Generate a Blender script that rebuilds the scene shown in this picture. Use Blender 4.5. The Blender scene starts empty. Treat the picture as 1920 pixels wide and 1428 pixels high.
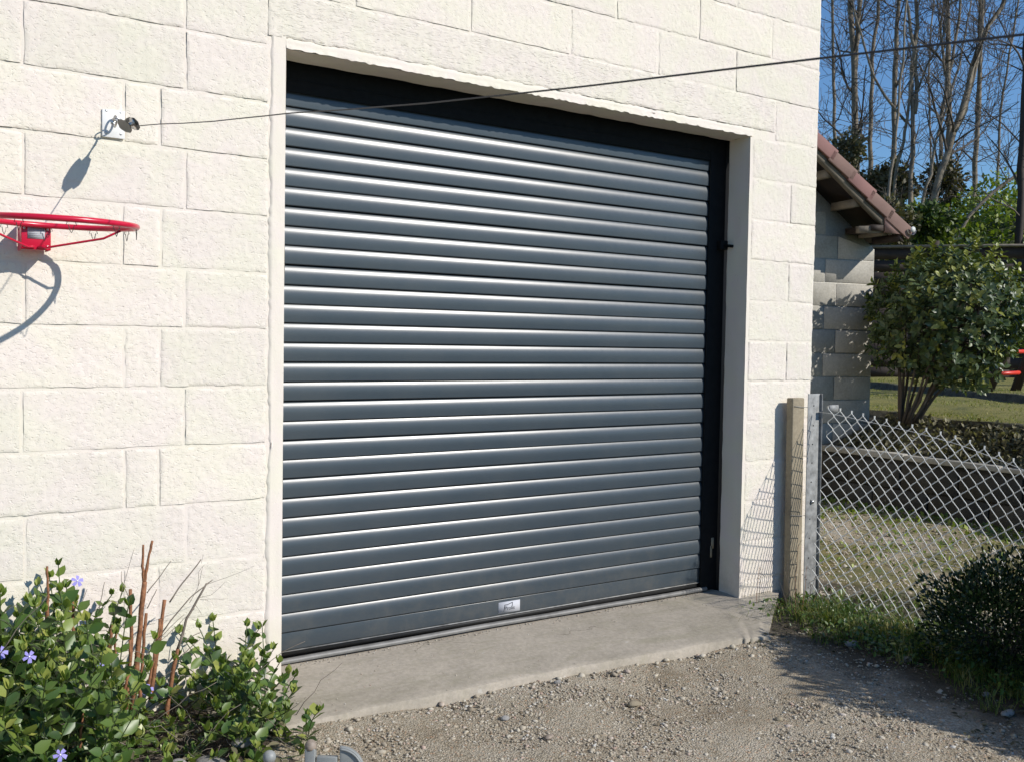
import bpy, math, random
import numpy as np
from mathutils import Vector, Matrix

random.seed(7)
RNG = np.random.default_rng(11)
S = bpy.context.scene
COL = S.collection

# ------------------------------------------------------------------ camera
F_PX, YAW, PITCH, ROLL = 1850.0, 0.59372, 0.037796, -0.016776
CAM = np.array([0.0, -3.39942, 0.56779])


def cam_axes():
    cy, sy = math.cos(YAW), math.sin(YAW)
    fwd = np.array([sy * math.cos(PITCH), cy * math.cos(PITCH), -math.sin(PITCH)])
    r = np.array([cy, -sy, 0.0])
    d = np.cross(fwd, r)
    c, s = math.cos(ROLL), math.sin(ROLL)
    return c * r + s * d, -s * r + c * d, fwd


RIGHT, DOWN, FWD = cam_axes()
cam_data = bpy.data.cameras.new("camera")
cam = bpy.data.objects.new("camera", cam_data)
COL.objects.link(cam)
m = Matrix.Identity(4)
for i in range(3):
    m[i][0] = RIGHT[i]
    m[i][1] = -DOWN[i]
    m[i][2] = -FWD[i]
    m[i][3] = CAM[i]
cam.matrix_world = m
cam_data.sensor_width = 36.0
cam_data.lens = 36.0 * F_PX / 1920.0
cam_data.clip_start = 0.05
cam_data.clip_end = 600.0
cam_data.dof.use_dof = True
cam_data.dof.focus_distance = 4.6
cam_data.dof.aperture_fstop = 16.0
S.camera = cam

# ------------------------------------------------------------------ light
SUN_DIR = Vector((0.65, -1.0, 0.77)).normalized()      # towards the sun
elev = math.asin(SUN_DIR.z)
world = bpy.data.worlds.new("World")
S.world = world
world.use_nodes = True
wn = world.node_tree.nodes
wn.clear()
sky = wn.new('ShaderNodeTexSky')
sky.sky_type = 'NISHITA'
sky.sun_disc = False
sky.sun_elevation = elev
sky.sun_rotation = math.atan2(SUN_DIR.x, SUN_DIR.y)
sky.altitude = 200.0
sky.air_density = 1.15
sky.dust_density = 0.0
sky.ozone_density = 4.0
bg = wn.new('ShaderNodeBackground')
bg.inputs['Strength'].default_value = 0.105
wo = wn.new('ShaderNodeOutputWorld')
grade = wn.new('ShaderNodeMix')
grade.data_type = 'RGBA'
grade.blend_type = 'MULTIPLY'
grade.inputs[0].default_value = 1.0
grade.inputs[7].default_value = (.80, 1.02, 1.24, 1)
world.node_tree.links.new(sky.outputs[0], grade.inputs[6])
world.node_tree.links.new(grade.outputs[2], bg.inputs[0])
world.node_tree.links.new(bg.outputs[0], wo.inputs[0])
sun_data = bpy.data.lights.new("sun", 'SUN')
sun_data.energy = 4.8
sun_data.angle = math.radians(0.53)
sun_data.color = (1.0, 0.955, 0.885)
sun = bpy.data.objects.new("sun", sun_data)
sun.rotation_euler = (-SUN_DIR).to_track_quat('-Z', 'Y').to_euler()
sun.location = (6, -8, 8)
COL.objects.link(sun)
S.view_settings.view_transform = 'Standard'
S.view_settings.look = 'None'
S.view_settings.gamma = 1.0
S.view_settings.exposure = -0.04
S.render.engine = 'CYCLES'


# ------------------------------------------------------------------ helpers
def ray(px, py):
    return FWD + RIGHT * ((px - 960) / F_PX) + DOWN * ((py - 714) / F_PX)


def at_y(px, py, y):
    """point on the plane Y = y seen in direction px, py of the survey photo"""
    d = ray(px, py)
    return CAM + d * ((y - CAM[1]) / d[1])


def at_z(px, py, z):
    d = ray(px, py)
    return CAM + d * ((z - CAM[2]) / d[2])


def at_d(px, py, depth):
    return CAM + ray(px, py) * depth


def at_plane(px, py, O, n):
    d = ray(px, py)
    return CAM + d * (np.dot(np.asarray(O) - CAM, n) / np.dot(d, n))


class MB:
    """collects pieces of one mesh"""

    def __init__(self):
        self.v = []
        self.f = []
        self.t = []
        self.n = 0

    def add(self, V, F, tint=None):
        V = np.asarray(V, float).reshape(-1, 3)
        for fa in ([F] if isinstance(F, np.ndarray) and F.ndim == 2 else F):
            fa = np.asarray(fa)
            if fa.ndim == 1:
                fa = fa[None]
            self.f.append(fa + self.n)
            if tint is not None:
                t = np.asarray(tint, float)
                self.t.append(np.broadcast_to(t, (len(fa),)).copy() if t.ndim == 0 else t)
        self.v.append(V)
        self.n += len(V)
        return self

    def box(self, x0, x1, y0, y1, z0, z1):
        V = [(x, y, z) for x in (x0, x1) for y in (y0, y1) for z in (z0, z1)]
        F = np.array([(0, 1, 3, 2), (4, 6, 7, 5), (0, 4, 5, 1), (2, 3, 7, 6), (0, 2, 6, 4), (1, 5, 7, 3)])
        return self.add(V, F)

    def obox(self, c, ax, ay, az):
        """oriented box: centre and three half vectors"""
        c, ax, ay, az = [np.asarray(q, float) for q in (c, ax, ay, az)]
        V = [c + i * ax + j * ay + k * az for i in (-1, 1) for j in (-1, 1) for k in (-1, 1)]
        F = np.array([(0, 1, 3, 2), (4, 6, 7, 5), (0, 4, 5, 1), (2, 3, 7, 6), (0, 2, 6, 4), (1, 5, 7, 3)])
        return self.add(V, F)

    def tube(self, P, R, sides=6, cap=True):
        P = np.asarray(P, float)
        n = len(P)
        R = np.broadcast_to(np.asarray(R, float), (n,))
        T = np.gradient(P, axis=0)
        T /= np.linalg.norm(T, axis=1)[:, None] + 1e-12
        ref = np.array([0.31, 0.17, 0.93])
        if abs(T.mean(0) @ ref) > 0.85 * (np.linalg.norm(T.mean(0)) + 1e-9):
            ref = np.array([0.9, -0.3, 0.1])
        A = np.cross(T, ref)
        A /= np.linalg.norm(A, axis=1)[:, None] + 1e-12
        B = np.cross(T, A)
        a = np.arange(sides) * 2 * math.pi / sides
        V = P[:, None] + R[:, None, None] * (np.cos(a)[None, :, None] * A[:, None] + np.sin(a)[None, :, None] * B[:, None])
        V = V.reshape(-1, 3)
        i = np.arange(n - 1)[:, None] * sides
        j = np.arange(sides)[None]
        k = (j + 1) % sides
        F = np.stack([i + j, i + k, i + sides + k, i + sides + j], -1).reshape(-1, 4)
        fs = [F]
        if cap:
            fs.append(np.arange(sides)[::-1][None])
            fs.append((np.arange(sides) + (n - 1) * sides)[None])
        return self.add(V, fs)

    def ring(self, c, u, w, r, rad, n=24, sides=6):
        a = np.arange(n + 1) * 2 * math.pi / n
        P = np.asarray(c) + r * (np.cos(a)[:, None] * np.asarray(u) + np.sin(a)[:, None] * np.asarray(w))
        return self.tube(P, rad, sides, cap=False)

    def lathe(self, c, axis, prof, n=16):
        """prof: list of (radius, distance along axis)"""
        c = np.asarray(c, float)
        ax = np.asarray(axis, float)
        ax /= np.linalg.norm(ax)
        r0 = np.array([1.0, 0, 0]) if abs(ax[0]) < .8 else np.array([0, 1.0, 0])
        u = np.cross(ax, r0)
        u /= np.linalg.norm(u)
        w = np.cross(ax, u)
        a = np.arange(n) * 2 * math.pi / n
        V = np.concatenate([c + ax * h + r * (np.cos(a)[:, None] * u + np.sin(a)[:, None] * w) for r, h in prof])
        i = np.arange(len(prof) - 1)[:, None] * n
        j = np.arange(n)[None]
        k = (j + 1) % n
        F = np.stack([i + j, i + k, i + n + k, i + n + j], -1).reshape(-1, 4)
        return self.add(V, [F, np.arange(n)[::-1][None], (np.arange(n) + (len(prof) - 1) * n)[None]])

    def grid(self, P):
        nx, ny = P.shape[:2]
        i = np.arange(nx - 1)[:, None] * ny
        j = np.arange(ny - 1)[None]
        F = np.stack([i + j, i + ny + j, i + ny + j + 1, i + j + 1], -1).reshape(-1, 4)
        return self.add(P.reshape(-1, 3), F)

    def mesh(self, name, mat, smooth=False, recalc=False):
        me = bpy.data.meshes.new(name)
        V = np.concatenate(self.v).astype(np.float32)
        loops = np.concatenate([f.ravel() for f in self.f]).astype(np.int32)
        sizes = np.concatenate([np.full(len(f), f.shape[1]) for f in self.f]).astype(np.int32)
        starts = np.concatenate([[0], np.cumsum(sizes)[:-1]]).astype(np.int32)
        me.vertices.add(len(V))
        me.vertices.foreach_set('co', V.ravel())
        me.loops.add(len(loops))
        me.loops.foreach_set('vertex_index', loops)
        me.polygons.add(len(sizes))
        me.polygons.foreach_set('loop_start', starts)
        me.polygons.foreach_set('loop_total', sizes)
        if smooth:
            me.polygons.foreach_set('use_smooth', np.ones(len(sizes), bool))
        me.update(calc_edges=True)
        if len(self.t):
            t = np.concatenate(self.t)
            if len(t) == len(sizes):
                at = me.attributes.new('tint', 'FLOAT', 'FACE')
                at.data.foreach_set('value', t.astype(np.float32))
        me.materials.append(mat)
        me.validate()
        if recalc:
            import bmesh
            b = bmesh.new()
            b.from_mesh(me)
            bmesh.ops.recalc_face_normals(b, faces=b.faces)
            b.to_mesh(me)
            b.free()
        return me

    def build(self, name, mat, parent=None, smooth=False, recalc=True, kind=None):
        o = bpy.data.objects.new(name, self.mesh(name, mat, smooth, recalc))
        COL.objects.link(o)
        if parent is not None:
            o.parent = parent
            o.matrix_parent_inverse = parent_world(parent).inverted()
        if kind:
            o['kind'] = kind
        return o


def parent_world(p):
    M = Matrix.LocRotScale(p.location, p.rotation_euler, p.scale)
    if p.parent:
        M = parent_world(p.parent) @ p.matrix_parent_inverse @ M
    return M


def tag(o, label=None, cat=None, group=None, kind=None):
    if label:
        o['label'] = label
    if cat:
        o['category'] = cat
    if group:
        o['group'] = group
    if kind:
        o['kind'] = kind
    return o


def thing(name, label, cat, loc=(0, 0, 0), group=None):
    o = bpy.data.objects.new(name, None)
    o.empty_display_size = 0.1
    o.location = loc
    COL.objects.link(o)
    return tag(o, label, cat, group)


def bevel(o, w, seg=2):
    b = o.modifiers.new('bevel', 'BEVEL')
    b.width = w
    b.segments = seg
    b.limit_method = 'ANGLE'
    return o


def vnoise(nx, ny, cx, cy, rng=RNG):
    """smooth value noise on an nx x ny lattice, cells cx, cy"""
    g = rng.random((cx + 2, cy + 2)) * 2 - 1
    x = np.linspace(0, cx, nx, endpoint=True)
    y = np.linspace(0, cy, ny, endpoint=True)
    xi = np.minimum(x.astype(int), cx - 1)
    yi = np.minimum(y.astype(int), cy - 1)
    xf, yf = x - xi, y - yi
    xf = xf * xf * (3 - 2 * xf)
    yf = yf * yf * (3 - 2 * yf)
    a = g[xi][:, yi]
    b = g[xi + 1][:, yi]
    c = g[xi][:, yi + 1]
    d = g[xi + 1][:, yi + 1]
    return (a * (1 - xf)[:, None] + b * xf[:, None]) * (1 - yf) + (c * (1 - xf)[:, None] + d * xf[:, None]) * yf


# ------------------------------------------------------------------ materials
def new_mat(name):
    mt = bpy.data.materials.new(name)
    mt.use_nodes = True
    nt = mt.node_tree
    return mt, nt, nt.nodes['Principled BSDF'], nt.nodes['Material Output']


def N(nt, typ, **kw):
    n = nt.nodes.new(typ)
    for k, v in kw.items():
        if k in n.inputs:
            n.inputs[k].default_value = v
        else:
            setattr(n, k, v)
    return n


def noise(nt, co, scale, detail=4, rough=.55, dist=0.0):
    n = N(nt, 'ShaderNodeTexNoise')
    n.inputs['Scale'].default_value = scale
    n.inputs['Detail'].default_value = detail
    n.inputs['Roughness'].default_value = rough
    n.inputs['Distortion'].default_value = dist
    nt.links.new(co, n.inputs['Vector'])
    return n.outputs['Fac']


def ramp(nt, fac, stops):
    r = N(nt, 'ShaderNodeValToRGB')
    el = r.color_ramp.elements
    while len(el) < len(stops):
        el.new(0.5)
    for e, (p, c) in zip(el, stops):
        e.position = p
        e.color = (*c, 1) if len(c) == 3 else c
    nt.links.new(fac, r.inputs['Fac'])
    return r.outputs['Color']


def g3(v):
    return (v, v, v)


def math_(nt, op, a, b=0.0, clamp=False):
    n = N(nt, 'ShaderNodeMath', operation=op)
    n.use_clamp = clamp
    for i, q in enumerate((a, b)):
        if isinstance(q, (int, float)):
            n.inputs[i].default_value = q
        else:
            nt.links.new(q, n.inputs[i])
    return n.outputs[0]


def mixc(nt, fac, a, b, mode='MIX'):
    n = N(nt, 'ShaderNodeMix', data_type='RGBA')
    n.blend_type = mode
    for idx, q in ((0, fac), (6, a), (7, b)):
        if isinstance(q, (int, float)):
            n.inputs[idx].default_value = q
        elif isinstance(q, tuple):
            n.inputs[idx].default_value = (*q, 1)
        else:
            nt.links.new(q, n.inputs[idx])
    return n.outputs[2]


def bump(nt, h, strength, dist, prev=None):
    b = N(nt, 'ShaderNodeBump')
    b.inputs['Strength'].default_value = strength
    b.inputs['Distance'].default_value = dist
    nt.links.new(h, b.inputs['Height'])
    if prev is not None:
        nt.links.new(prev, b.inputs['Normal'])
    return b.outputs['Normal']


def coords(nt, scale=(1, 1, 1)):
    tc = N(nt, 'ShaderNodeTexCoord')
    mp = N(nt, 'ShaderNodeMapping')
    mp.inputs['Scale'].default_value = scale
    nt.links.new(tc.outputs['Object'], mp.inputs['Vector'])
    return mp.outputs[0]


def coords_world(nt):
    return N(nt, 'ShaderNodeNewGeometry').outputs['Position']


def simple(name, col, rough=.6, metal=0.0, var=0.15, scale=20, bmp=0.0, bscale=80, bdist=.002, spec=.5, coat=0):
    mt, nt, P, out = new_mat(name)
    co = coords(nt)
    f = noise(nt, co, scale, 5, .6)
    c = ramp(nt, f, [(.3, tuple(q * (1 - var) for q in col)), (.7, tuple(min(1, q * (1 + var)) for q in col))])
    nt.links.new(c, P.inputs['Base Color'])
    P.inputs['Roughness'].default_value = rough
    P.inputs['Metallic'].default_value = metal
    P.inputs['Specular IOR Level'].default_value = spec
    P.inputs['Coat Weight'].default_value = coat
    if bmp:
        nt.links.new(bump(nt, noise(nt, co, bscale, 4, .6), bmp, bdist), P.inputs['Normal'])
    return mt


def mat_painted(name, pits=1.0, stretch=(1, 1, 1)):
    mt, nt, P, out = new_mat(name)
    co = coords(nt)
    cs = coords(nt, stretch)
    f = noise(nt, co, 5.5, 5, .6, .4)
    c = ramp(nt, f, [(.38, (.785, .735, .615)), (.5, (.79, .722, .63)), (.62, (.795, .71, .645))])
    # dust and small dark pores
    f2 = noise(nt, cs, 75, 3, .6)
    pore = ramp(nt, f2, [(.28, g3(.0)), (.36, g3(1))])
    dirt = noise(nt, co, 1.7, 4, .6)
    c2 = mixc(nt, math_(nt, 'MULTIPLY', dirt, .16), c, (.72, .64, .5))
    oi = N(nt, 'ShaderNodeObjectInfo')
    tone = ramp(nt, oi.outputs['Random'], [(0, (.945, .945, .935)), (.5, (.99, .985, .98)), (1, (1.02, 1.01, 1.0))])
    c2 = mixc(nt, 1.0, c2, tone, 'MULTIPLY')
    sp = N(nt, 'ShaderNodeSeparateXYZ')
    nt.links.new(co, sp.inputs[0])
    splash = math_(nt, 'MULTIPLY', math_(nt, 'SUBTRACT', -.42, sp.outputs['Z']), 3.0, True)
    splash = math_(nt, 'MULTIPLY', splash, ramp(nt, noise(nt, co, 12, 6, .75), [(.38, g3(0)), (.66, g3(.55))]))
    c2 = mixc(nt, splash, c2, (.42, .36, .27))
    c3 = mixc(nt, .9, mixc(nt, 1.0, c2, pore, 'MULTIPLY'), c2)
    nt.links.new(c3, P.inputs['Base Color'])
    P.inputs['Roughness'].default_value = .85
    P.inputs['Specular IOR Level'].default_value = .25
    v = N(nt, 'ShaderNodeTexVoronoi', feature='F1')
    v.inputs['Scale'].default_value = 62
    dw = N(nt, 'ShaderNodeTexNoise')
    dw.inputs['Scale'].default_value = 60
    nt.links.new(cs, dw.inputs['Vector'])
    mx = N(nt, 'ShaderNodeMix', data_type='VECTOR')
    mx.inputs[0].default_value = .03
    nt.links.new(cs, mx.inputs[4])
    nt.links.new(dw.outputs['Color'], mx.inputs[5])
    nt.links.new(mx.outputs[1], v.inputs['Vector'])
    vp = ramp(nt, v.outputs['Distance'], [(.05, g3(0)), (.28, g3(1))])
    sel = ramp(nt, noise(nt, cs, 13, 5, .75), [(.36, g3(1)), (.46, g3(0))])
    pit = math_(nt, 'MAXIMUM', vp, sel)
    n1 = bump(nt, pit, min(1, .42 * pits), .0035)
    rd = ramp(nt, noise(nt, cs, 95, 3, .7, .6), [(.30, g3(0)), (.46, g3(1))])
    zone = ramp(nt, noise(nt, co, 8, 4, .6), [(.42, g3(1)), (.62, g3(.25))])
    rd = math_(nt, 'MAXIMUM', rd, math_(nt, 'SUBTRACT', 1.0, zone))
    n2 = bump(nt, rd, min(1, .45 * pits), .0032, n1)
    n2 = bump(nt, noise(nt, cs, 210, 3, .7), .25 * pits, .002, n2)
    n3 = bump(nt, noise(nt, co, 14, 4, .6), .22, .004, n2)
    nt.links.new(n3, P.inputs['Normal'])
    return mt


M_BLOCK = mat_painted('painted_block', 1.0, (.8, .8, 1.3))
M_LINTEL = mat_painted('painted_lintel', 1.3, (.35, .35, 1.5))
M_SMOOTH = mat_painted('painted_render', .25)
M_MORTAR = mat_painted('painted_mortar', .5)


def mat_shutter(name, col=(.045, .060, .073), rough=.31):
    mt, nt, P, out = new_mat(name)
    co = coords(nt)
    dust = noise(nt, coords_world(nt), 3.5, 6, .65)
    c = mixc(nt, math_(nt, 'MULTIPLY', ramp(nt, dust, [(.4, g3(0)), (.8, g3(1))]), .18), col, (.13, .13, .12))
    sp = N(nt, 'ShaderNodeSeparateXYZ')
    nt.links.new(coords_world(nt), sp.inputs[0])
    low = math_(nt, 'MULTIPLY', math_(nt, 'SUBTRACT', -.25, sp.outputs['Z']), 2.2, True)
    spl = ramp(nt, noise(nt, coords_world(nt), 9, 6, .75), [(.46, g3(0)), (.66, g3(1))])
    c = mixc(nt, math_(nt, 'MULTIPLY', math_(nt, 'MULTIPLY', low, spl), .28), c, (.17, .155, .125))
    nt.links.new(c, P.inputs['Base Color'])
    P.inputs['Metallic'].default_value = .0
    P.inputs['Specular IOR Level'].default_value = .55
    r = math_(nt, 'ADD', math_(nt, 'MULTIPLY', noise(nt, co, 40, 4, .6), .08), rough - .04)
    nt.links.new(r, P.inputs['Roughness'])
    nb = bump(nt, noise(nt, coords_world(nt), 3.0, 3, .5), .25, .004)
    nt.links.new(bump(nt, noise(nt, co, 300, 2, .6), .05, .001, nb), P.inputs['Normal'])
    return mt


M_SHUT = mat_shutter('anthracite_lacquer')
M_RAIL = simple('dark_rail', (.006, .007, .008), .75, spec=.2, var=.3, scale=30)
M_RUBBER = simple('grey_rubber', (.16, .155, .145), .5, var=.3, scale=15, bmp=.3)
M_BLACK = simple('black_gasket', (.012, .012, .012), .6)


def mat_concrete(name, col=(.36, .325, .27), dark=(.25, .225, .17)):
    mt, nt, P, out = new_mat(name)
    co = coords(nt)
    c = ramp(nt, noise(nt, co, 2.2, 6, .6, .3), [(.35, dark), (.5, col), (.68, tuple(q * 1.12 for q in col))])
    s = ramp(nt, noise(nt, co, 55, 4, .7), [(.35, g3(.82)), (.65, g3(1.05))])
    c = mixc(nt, 1.0, c, s, 'MULTIPLY')
    sp = ramp(nt, noise(nt, co, 24, 2, .5), [(.72, g3(0)), (.78, g3(1))])
    c = mixc(nt, math_(nt, 'MULTIPLY', sp, .35), c, (.62, .60, .55))
    if name == 'threshold_concrete':
        st = ramp(nt, noise(nt, coords(nt, (1.2, 3.5, 1)), 2.6, 6, .7, .8), [(.50, g3(0)), (.66, g3(1))])
        c = mixc(nt, math_(nt, 'MULTIPLY', st, .45), c, (.25, .23, .15))
        cr = N(nt, 'ShaderNodeTexVoronoi', feature='DISTANCE_TO_EDGE')
        cr.inputs['Scale'].default_value = 1.4
        wv = N(nt, 'ShaderNodeTexNoise')
        wv.inputs['Scale'].default_value = 5
        wv.inputs['Detail'].default_value = 6
        nt.links.new(co, wv.inputs['Vector'])
        mv = N(nt, 'ShaderNodeMix', data_type='VECTOR')
        mv.inputs[0].default_value = .22
        nt.links.new(co, mv.inputs[4])
        nt.links.new(wv.outputs['Color'], mv.inputs[5])
        nt.links.new(mv.outputs[1], cr.inputs['Vector'])
        ck = ramp(nt, cr.outputs['Distance'], [(.0, g3(1)), (.004, g3(0))])
        ck = math_(nt, 'MULTIPLY', ck, ramp(nt, noise(nt, co, 1.6, 2, .5), [(.5, g3(0)), (.6, g3(.7))]))
        c = mixc(nt, ck, c, (.10, .085, .06))
    nt.links.new(c, P.inputs['Base Color'])
    P.inputs['Roughness'].default_value = .9
    n1 = bump(nt, noise(nt, co, 90, 6, .7), .35, .003)
    n2 = bump(nt, noise(nt, co, 9, 4, .6), .4, .01, n1)
    nt.links.new(n2, P.inputs['Normal'])
    return mt


M_CONC = mat_concrete('threshold_concrete', (.41, .36, .29), (.34, .30, .235))
M_SHEDBLOCK = mat_concrete('grey_block', (.42, .395, .34), (.33, .31, .26))
M_SHEDMORTAR = mat_concrete('grey_mortar', (.50, .475, .42), (.42, .40, .35))
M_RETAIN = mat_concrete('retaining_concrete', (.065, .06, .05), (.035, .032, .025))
M_POSTC = mat_concrete('tan_post', (.30, .25, .17), (.20, .17, .12))
M_STONE = None


def mat_tinted(name, stops, rough=.8, spec=.3, trans=0.0, nscale=0, bmp=0, bscale=60):
    """colour ramp over the per-piece 'tint' attribute"""
    mt, nt, P, out = new_mat(name)
    at = N(nt, 'ShaderNodeAttribute', attribute_name='tint')
    c = ramp(nt, at.outputs['Fac'], stops)
    co = coords(nt)
    if nscale:
        s = ramp(nt, noise(nt, co, nscale, 4, .6), [(.3, g3(.75)), (.7, g3(1.15))])
        c = mixc(nt, 1.0, c, s, 'MULTIPLY')
    nt.links.new(c, P.inputs['Base Color'])
    P.inputs['Roughness'].default_value = rough
    P.inputs['Specular IOR Level'].default_value = spec
    if bmp:
        nt.links.new(bump(nt, noise(nt, co, bscale, 4, .6), bmp, .003), P.inputs['Normal'])
    if trans:
        tr = N(nt, 'ShaderNodeBsdfTranslucent')
        cc = mixc(nt, 1.0, c, (1.5, 1.7, .5), 'MULTIPLY')
        nt.links.new(cc, tr.inputs['Color'])
        mx = N(nt, 'ShaderNodeMixShader')
        mx.inputs[0].default_value = trans
        nt.links.new(P.outputs[0], mx.inputs[1])
        nt.links.new(tr.outputs[0], mx.inputs[2])
        nt.links.new(mx.outputs[0], out.inputs['Surface'])
    return mt


M_STONE = mat_tinted('gravel_stone', [(0, (.17, .135, .09)), (.25, (.34, .285, .21)), (.55, (.46, .41, .32)), (.8, (.51, .465, .385)),
                                      (.93, (.44, .31, .24)), (1, (.54, .52, .47))], .85, nscale=60, bmp=.4, bscale=160)
M_VINCA = mat_tinted('periwinkle_leaf', [(0, (.028, .06, .015)), (.4, (.07, .13, .026)), (.75, (.16, .22, .042)), (1, (.31, .33, .08))], .38, .5, .22)
M_LAUREL = mat_tinted('laurel_leaf', [(0, (.035, .06, .024)), (.5, (.075, .11, .04)), (.8, (.14, .17, .05)), (1, (.30, .31, .07))], .42, .5, .12)
M_BOX = mat_tinted('box_leaf', [(0, (.010, .026, .008)), (.6, (.018, .042, .011)), (.9, (.04, .075, .018)), (1, (.10, .14, .03))], .4, .5, .1)
M_IVY = mat_tinted('ivy_leaf', [(0, (.025, .045, .012)), (.5, (.10, .145, .025)), (.8, (.22, .28, .04)), (1, (.28, .33, .05))], .5, .4, .2)
M_BROWNIVY = mat_tinted('dry_ivy', [(0, (.05, .045, .024)), (.5, (.14, .125, .07)), (.8, (.22, .20, .12)), (1, (.32, .29, .18))], .6, .3, .15)
M_GRASS = mat_tinted('grass_blade', [(0, (.06, .10, .02)), (.4, (.12, .17, .035)), (.7, (.28, .27, .07)), (1, (.46, .38, .19))], .6, .3, .25)
M_BARK = simple('bark', (.21, .175, .13), .9, var=.45, scale=6, bmp=.6, bscale=30, bdist=.02)
M_TWIG = simple('twig_bark', (.09, .072, .056), .85, var=.3, scale=3)
M_CANE = simple('rusty_cane', (.25, .11, .05), .8, var=.5, scale=60, bmp=.8, bscale=200)
M_GREYTWIG = simple('dry_twig', (.20, .165, .13), .85, var=.3, scale=30)
M_STEM = simple('green_stem', (.07, .10, .03), .6, var=.2)
M_WOODDARK = simple('dark_timber', (.035, .022, .015), .75, var=.3, scale=9, bmp=.4, bscale=60)
M_WOODGREY = simple('weathered_timber', (.20, .17, .13), .85, var=.3, scale=9, bmp=.4, bscale=60)
M_TILE = simple('clay_tile', (.22, .135, .11), .85, var=.2, scale=4, bmp=.3, bscale=70)
M_TILE2 = simple('clay_tile_pink', (.25, .13, .115), .85, var=.15, scale=4, bmp=.3, bscale=70)
M_FASCIA = simple('brown_fascia', (.26, .16, .135), .7, var=.1)
M_RED = simple('red_paint', (.55, .008, .04), .28, var=.08, scale=12, spec=.5)
M_REDPLAY = simple('red_plastic', (.65, .05, .03), .4, var=.05)
M_GALV = simple('galvanised', (.27, .27, .26), .7, metal=.15, var=.4, scale=25, bmp=.15)
M_STEEL = simple('bright_steel', (.55, .54, .52), .3, metal=.9, var=.2, scale=60)
M_DARKSTEEL = simple('dark_steel', (.07, .07, .065), .4, metal=.7, var=.3, scale=60)
M_WIRE = simple('line_wire', (.045, .045, .05), .5, metal=.3, var=.1)
M_MESHWIRE = simple('fence_wire', (.78, .77, .72), .5, metal=.0, var=.12, scale=30)
M_WHITE = simple('white_paint', (.80, .79, .76), .5, var=.03)
M_PAPER = simple('sticker_paper', (.50, .51, .54), .9, var=.05, spec=.05)
M_INK = simple('sticker_ink', (.05, .055, .065), .6, var=.05)
M_GREYINK = simple('label_ink', (.35, .35, .37), .6, var=.05)
M_GATE = simple('grey_gate_paint', (.25, .26, .25), .5, var=.12, scale=30, bmp=.15, bscale=120)
M_DOME = simple('rusty_dome', (.26, .21, .165), .6, var=.25, scale=60, bmp=.3)
M_PETAL = simple('violet_petal', (.27, .24, .58), .6, var=.12, scale=90)
M_SOIL = simple('soil', (.075, .055, .038), .95, var=.4, scale=25, bmp=.9, bscale=70, bdist=.02)
M_GUTTER = simple('grey_gutter', (.55, .55, .52), .5, var=.05)
M_ROCK = simple('grey_rock', (.26, .25, .235), .9, var=.3, scale=14, bmp=.8, bscale=50, bdist=.01)


def mat_ground():
    mt, nt, P, out = new_mat('drive_ground')
    co = coords(nt)
    base = ramp(nt, noise(nt, co, 3.2, 6, .65), [(.3, (.30, .25, .18)), (.5, (.41, .36, .275)), (.7, (.48, .43, .345))])
    v = N(nt, 'ShaderNodeTexVoronoi', feature='F1')
    v.inputs['Scale'].default_value = 150
    nt.links.new(co, v.inputs['Vector'])
    vs = ramp(nt, v.outputs['Distance'], [(.0, g3(1.1)), (.45, g3(.95)), (.75, g3(.7))])
    cellc = N(nt, 'ShaderNodeSeparateColor')
    nt.links.new(v.outputs['Color'], cellc.inputs[0])
    cv = ramp(nt, cellc.outputs[0], [(0, (.75, .70, .62)), (.5, (1, 1, 1)), (.9, (1.15, 1.13, 1.1)), (1, (1.1, .8, .65))])
    c = mixc(nt, 1.0, mixc(nt, 1.0, base, vs, 'MULTIPLY'), cv, 'MULTIPLY')
    # moss and green beyond the fence (X > 4.3)
    sp = N(nt, 'ShaderNodeSeparateXYZ')
    nt.links.new(co, sp.inputs[0])
    far = math_(nt, 'MULTIPLY', math_(nt, 'SUBTRACT', sp.outputs['X'], 4.25), 2.5, True)
    m1 = ramp(nt, noise(nt, co, 1.1, 6, .68, .5), [(.44, g3(0)), (.56, g3(1))])
    mossc = ramp(nt, noise(nt, co, 7, 5, .6), [(.35, (.09, .10, .03)), (.55, (.17, .15, .045)), (.7, (.25, .20, .07))])
    fac = math_(nt, 'MULTIPLY', math_(nt, 'MULTIPLY', m1, far), .85)
    c = mixc(nt, fac, c, mossc)
    beh = math_(nt, 'MULTIPLY', math_(nt, 'SUBTRACT', -3.0, sp.outputs['Y']), 1.2, True)
    c = mixc(nt, beh, c, (.045, .065, .02))
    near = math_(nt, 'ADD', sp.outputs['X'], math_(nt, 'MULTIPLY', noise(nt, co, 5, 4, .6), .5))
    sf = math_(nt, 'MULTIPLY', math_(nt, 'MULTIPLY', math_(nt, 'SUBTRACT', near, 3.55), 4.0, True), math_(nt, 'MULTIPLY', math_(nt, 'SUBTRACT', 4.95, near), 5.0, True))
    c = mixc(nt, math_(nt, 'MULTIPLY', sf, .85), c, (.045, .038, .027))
    nt.links.new(c, P.inputs['Base Color'])
    P.inputs['Roughness'].default_value = .95
    P.inputs['Specular IOR Level'].default_value = .2
    n1 = bump(nt, math_(nt, 'SUBTRACT', 1.0, v.outputs['Distance']), .8, .005)
    n2 = bump(nt, noise(nt, co, 30, 6, .7), .5, .012, n1)
    nt.links.new(n2, P.inputs['Normal'])
    return mt


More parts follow.
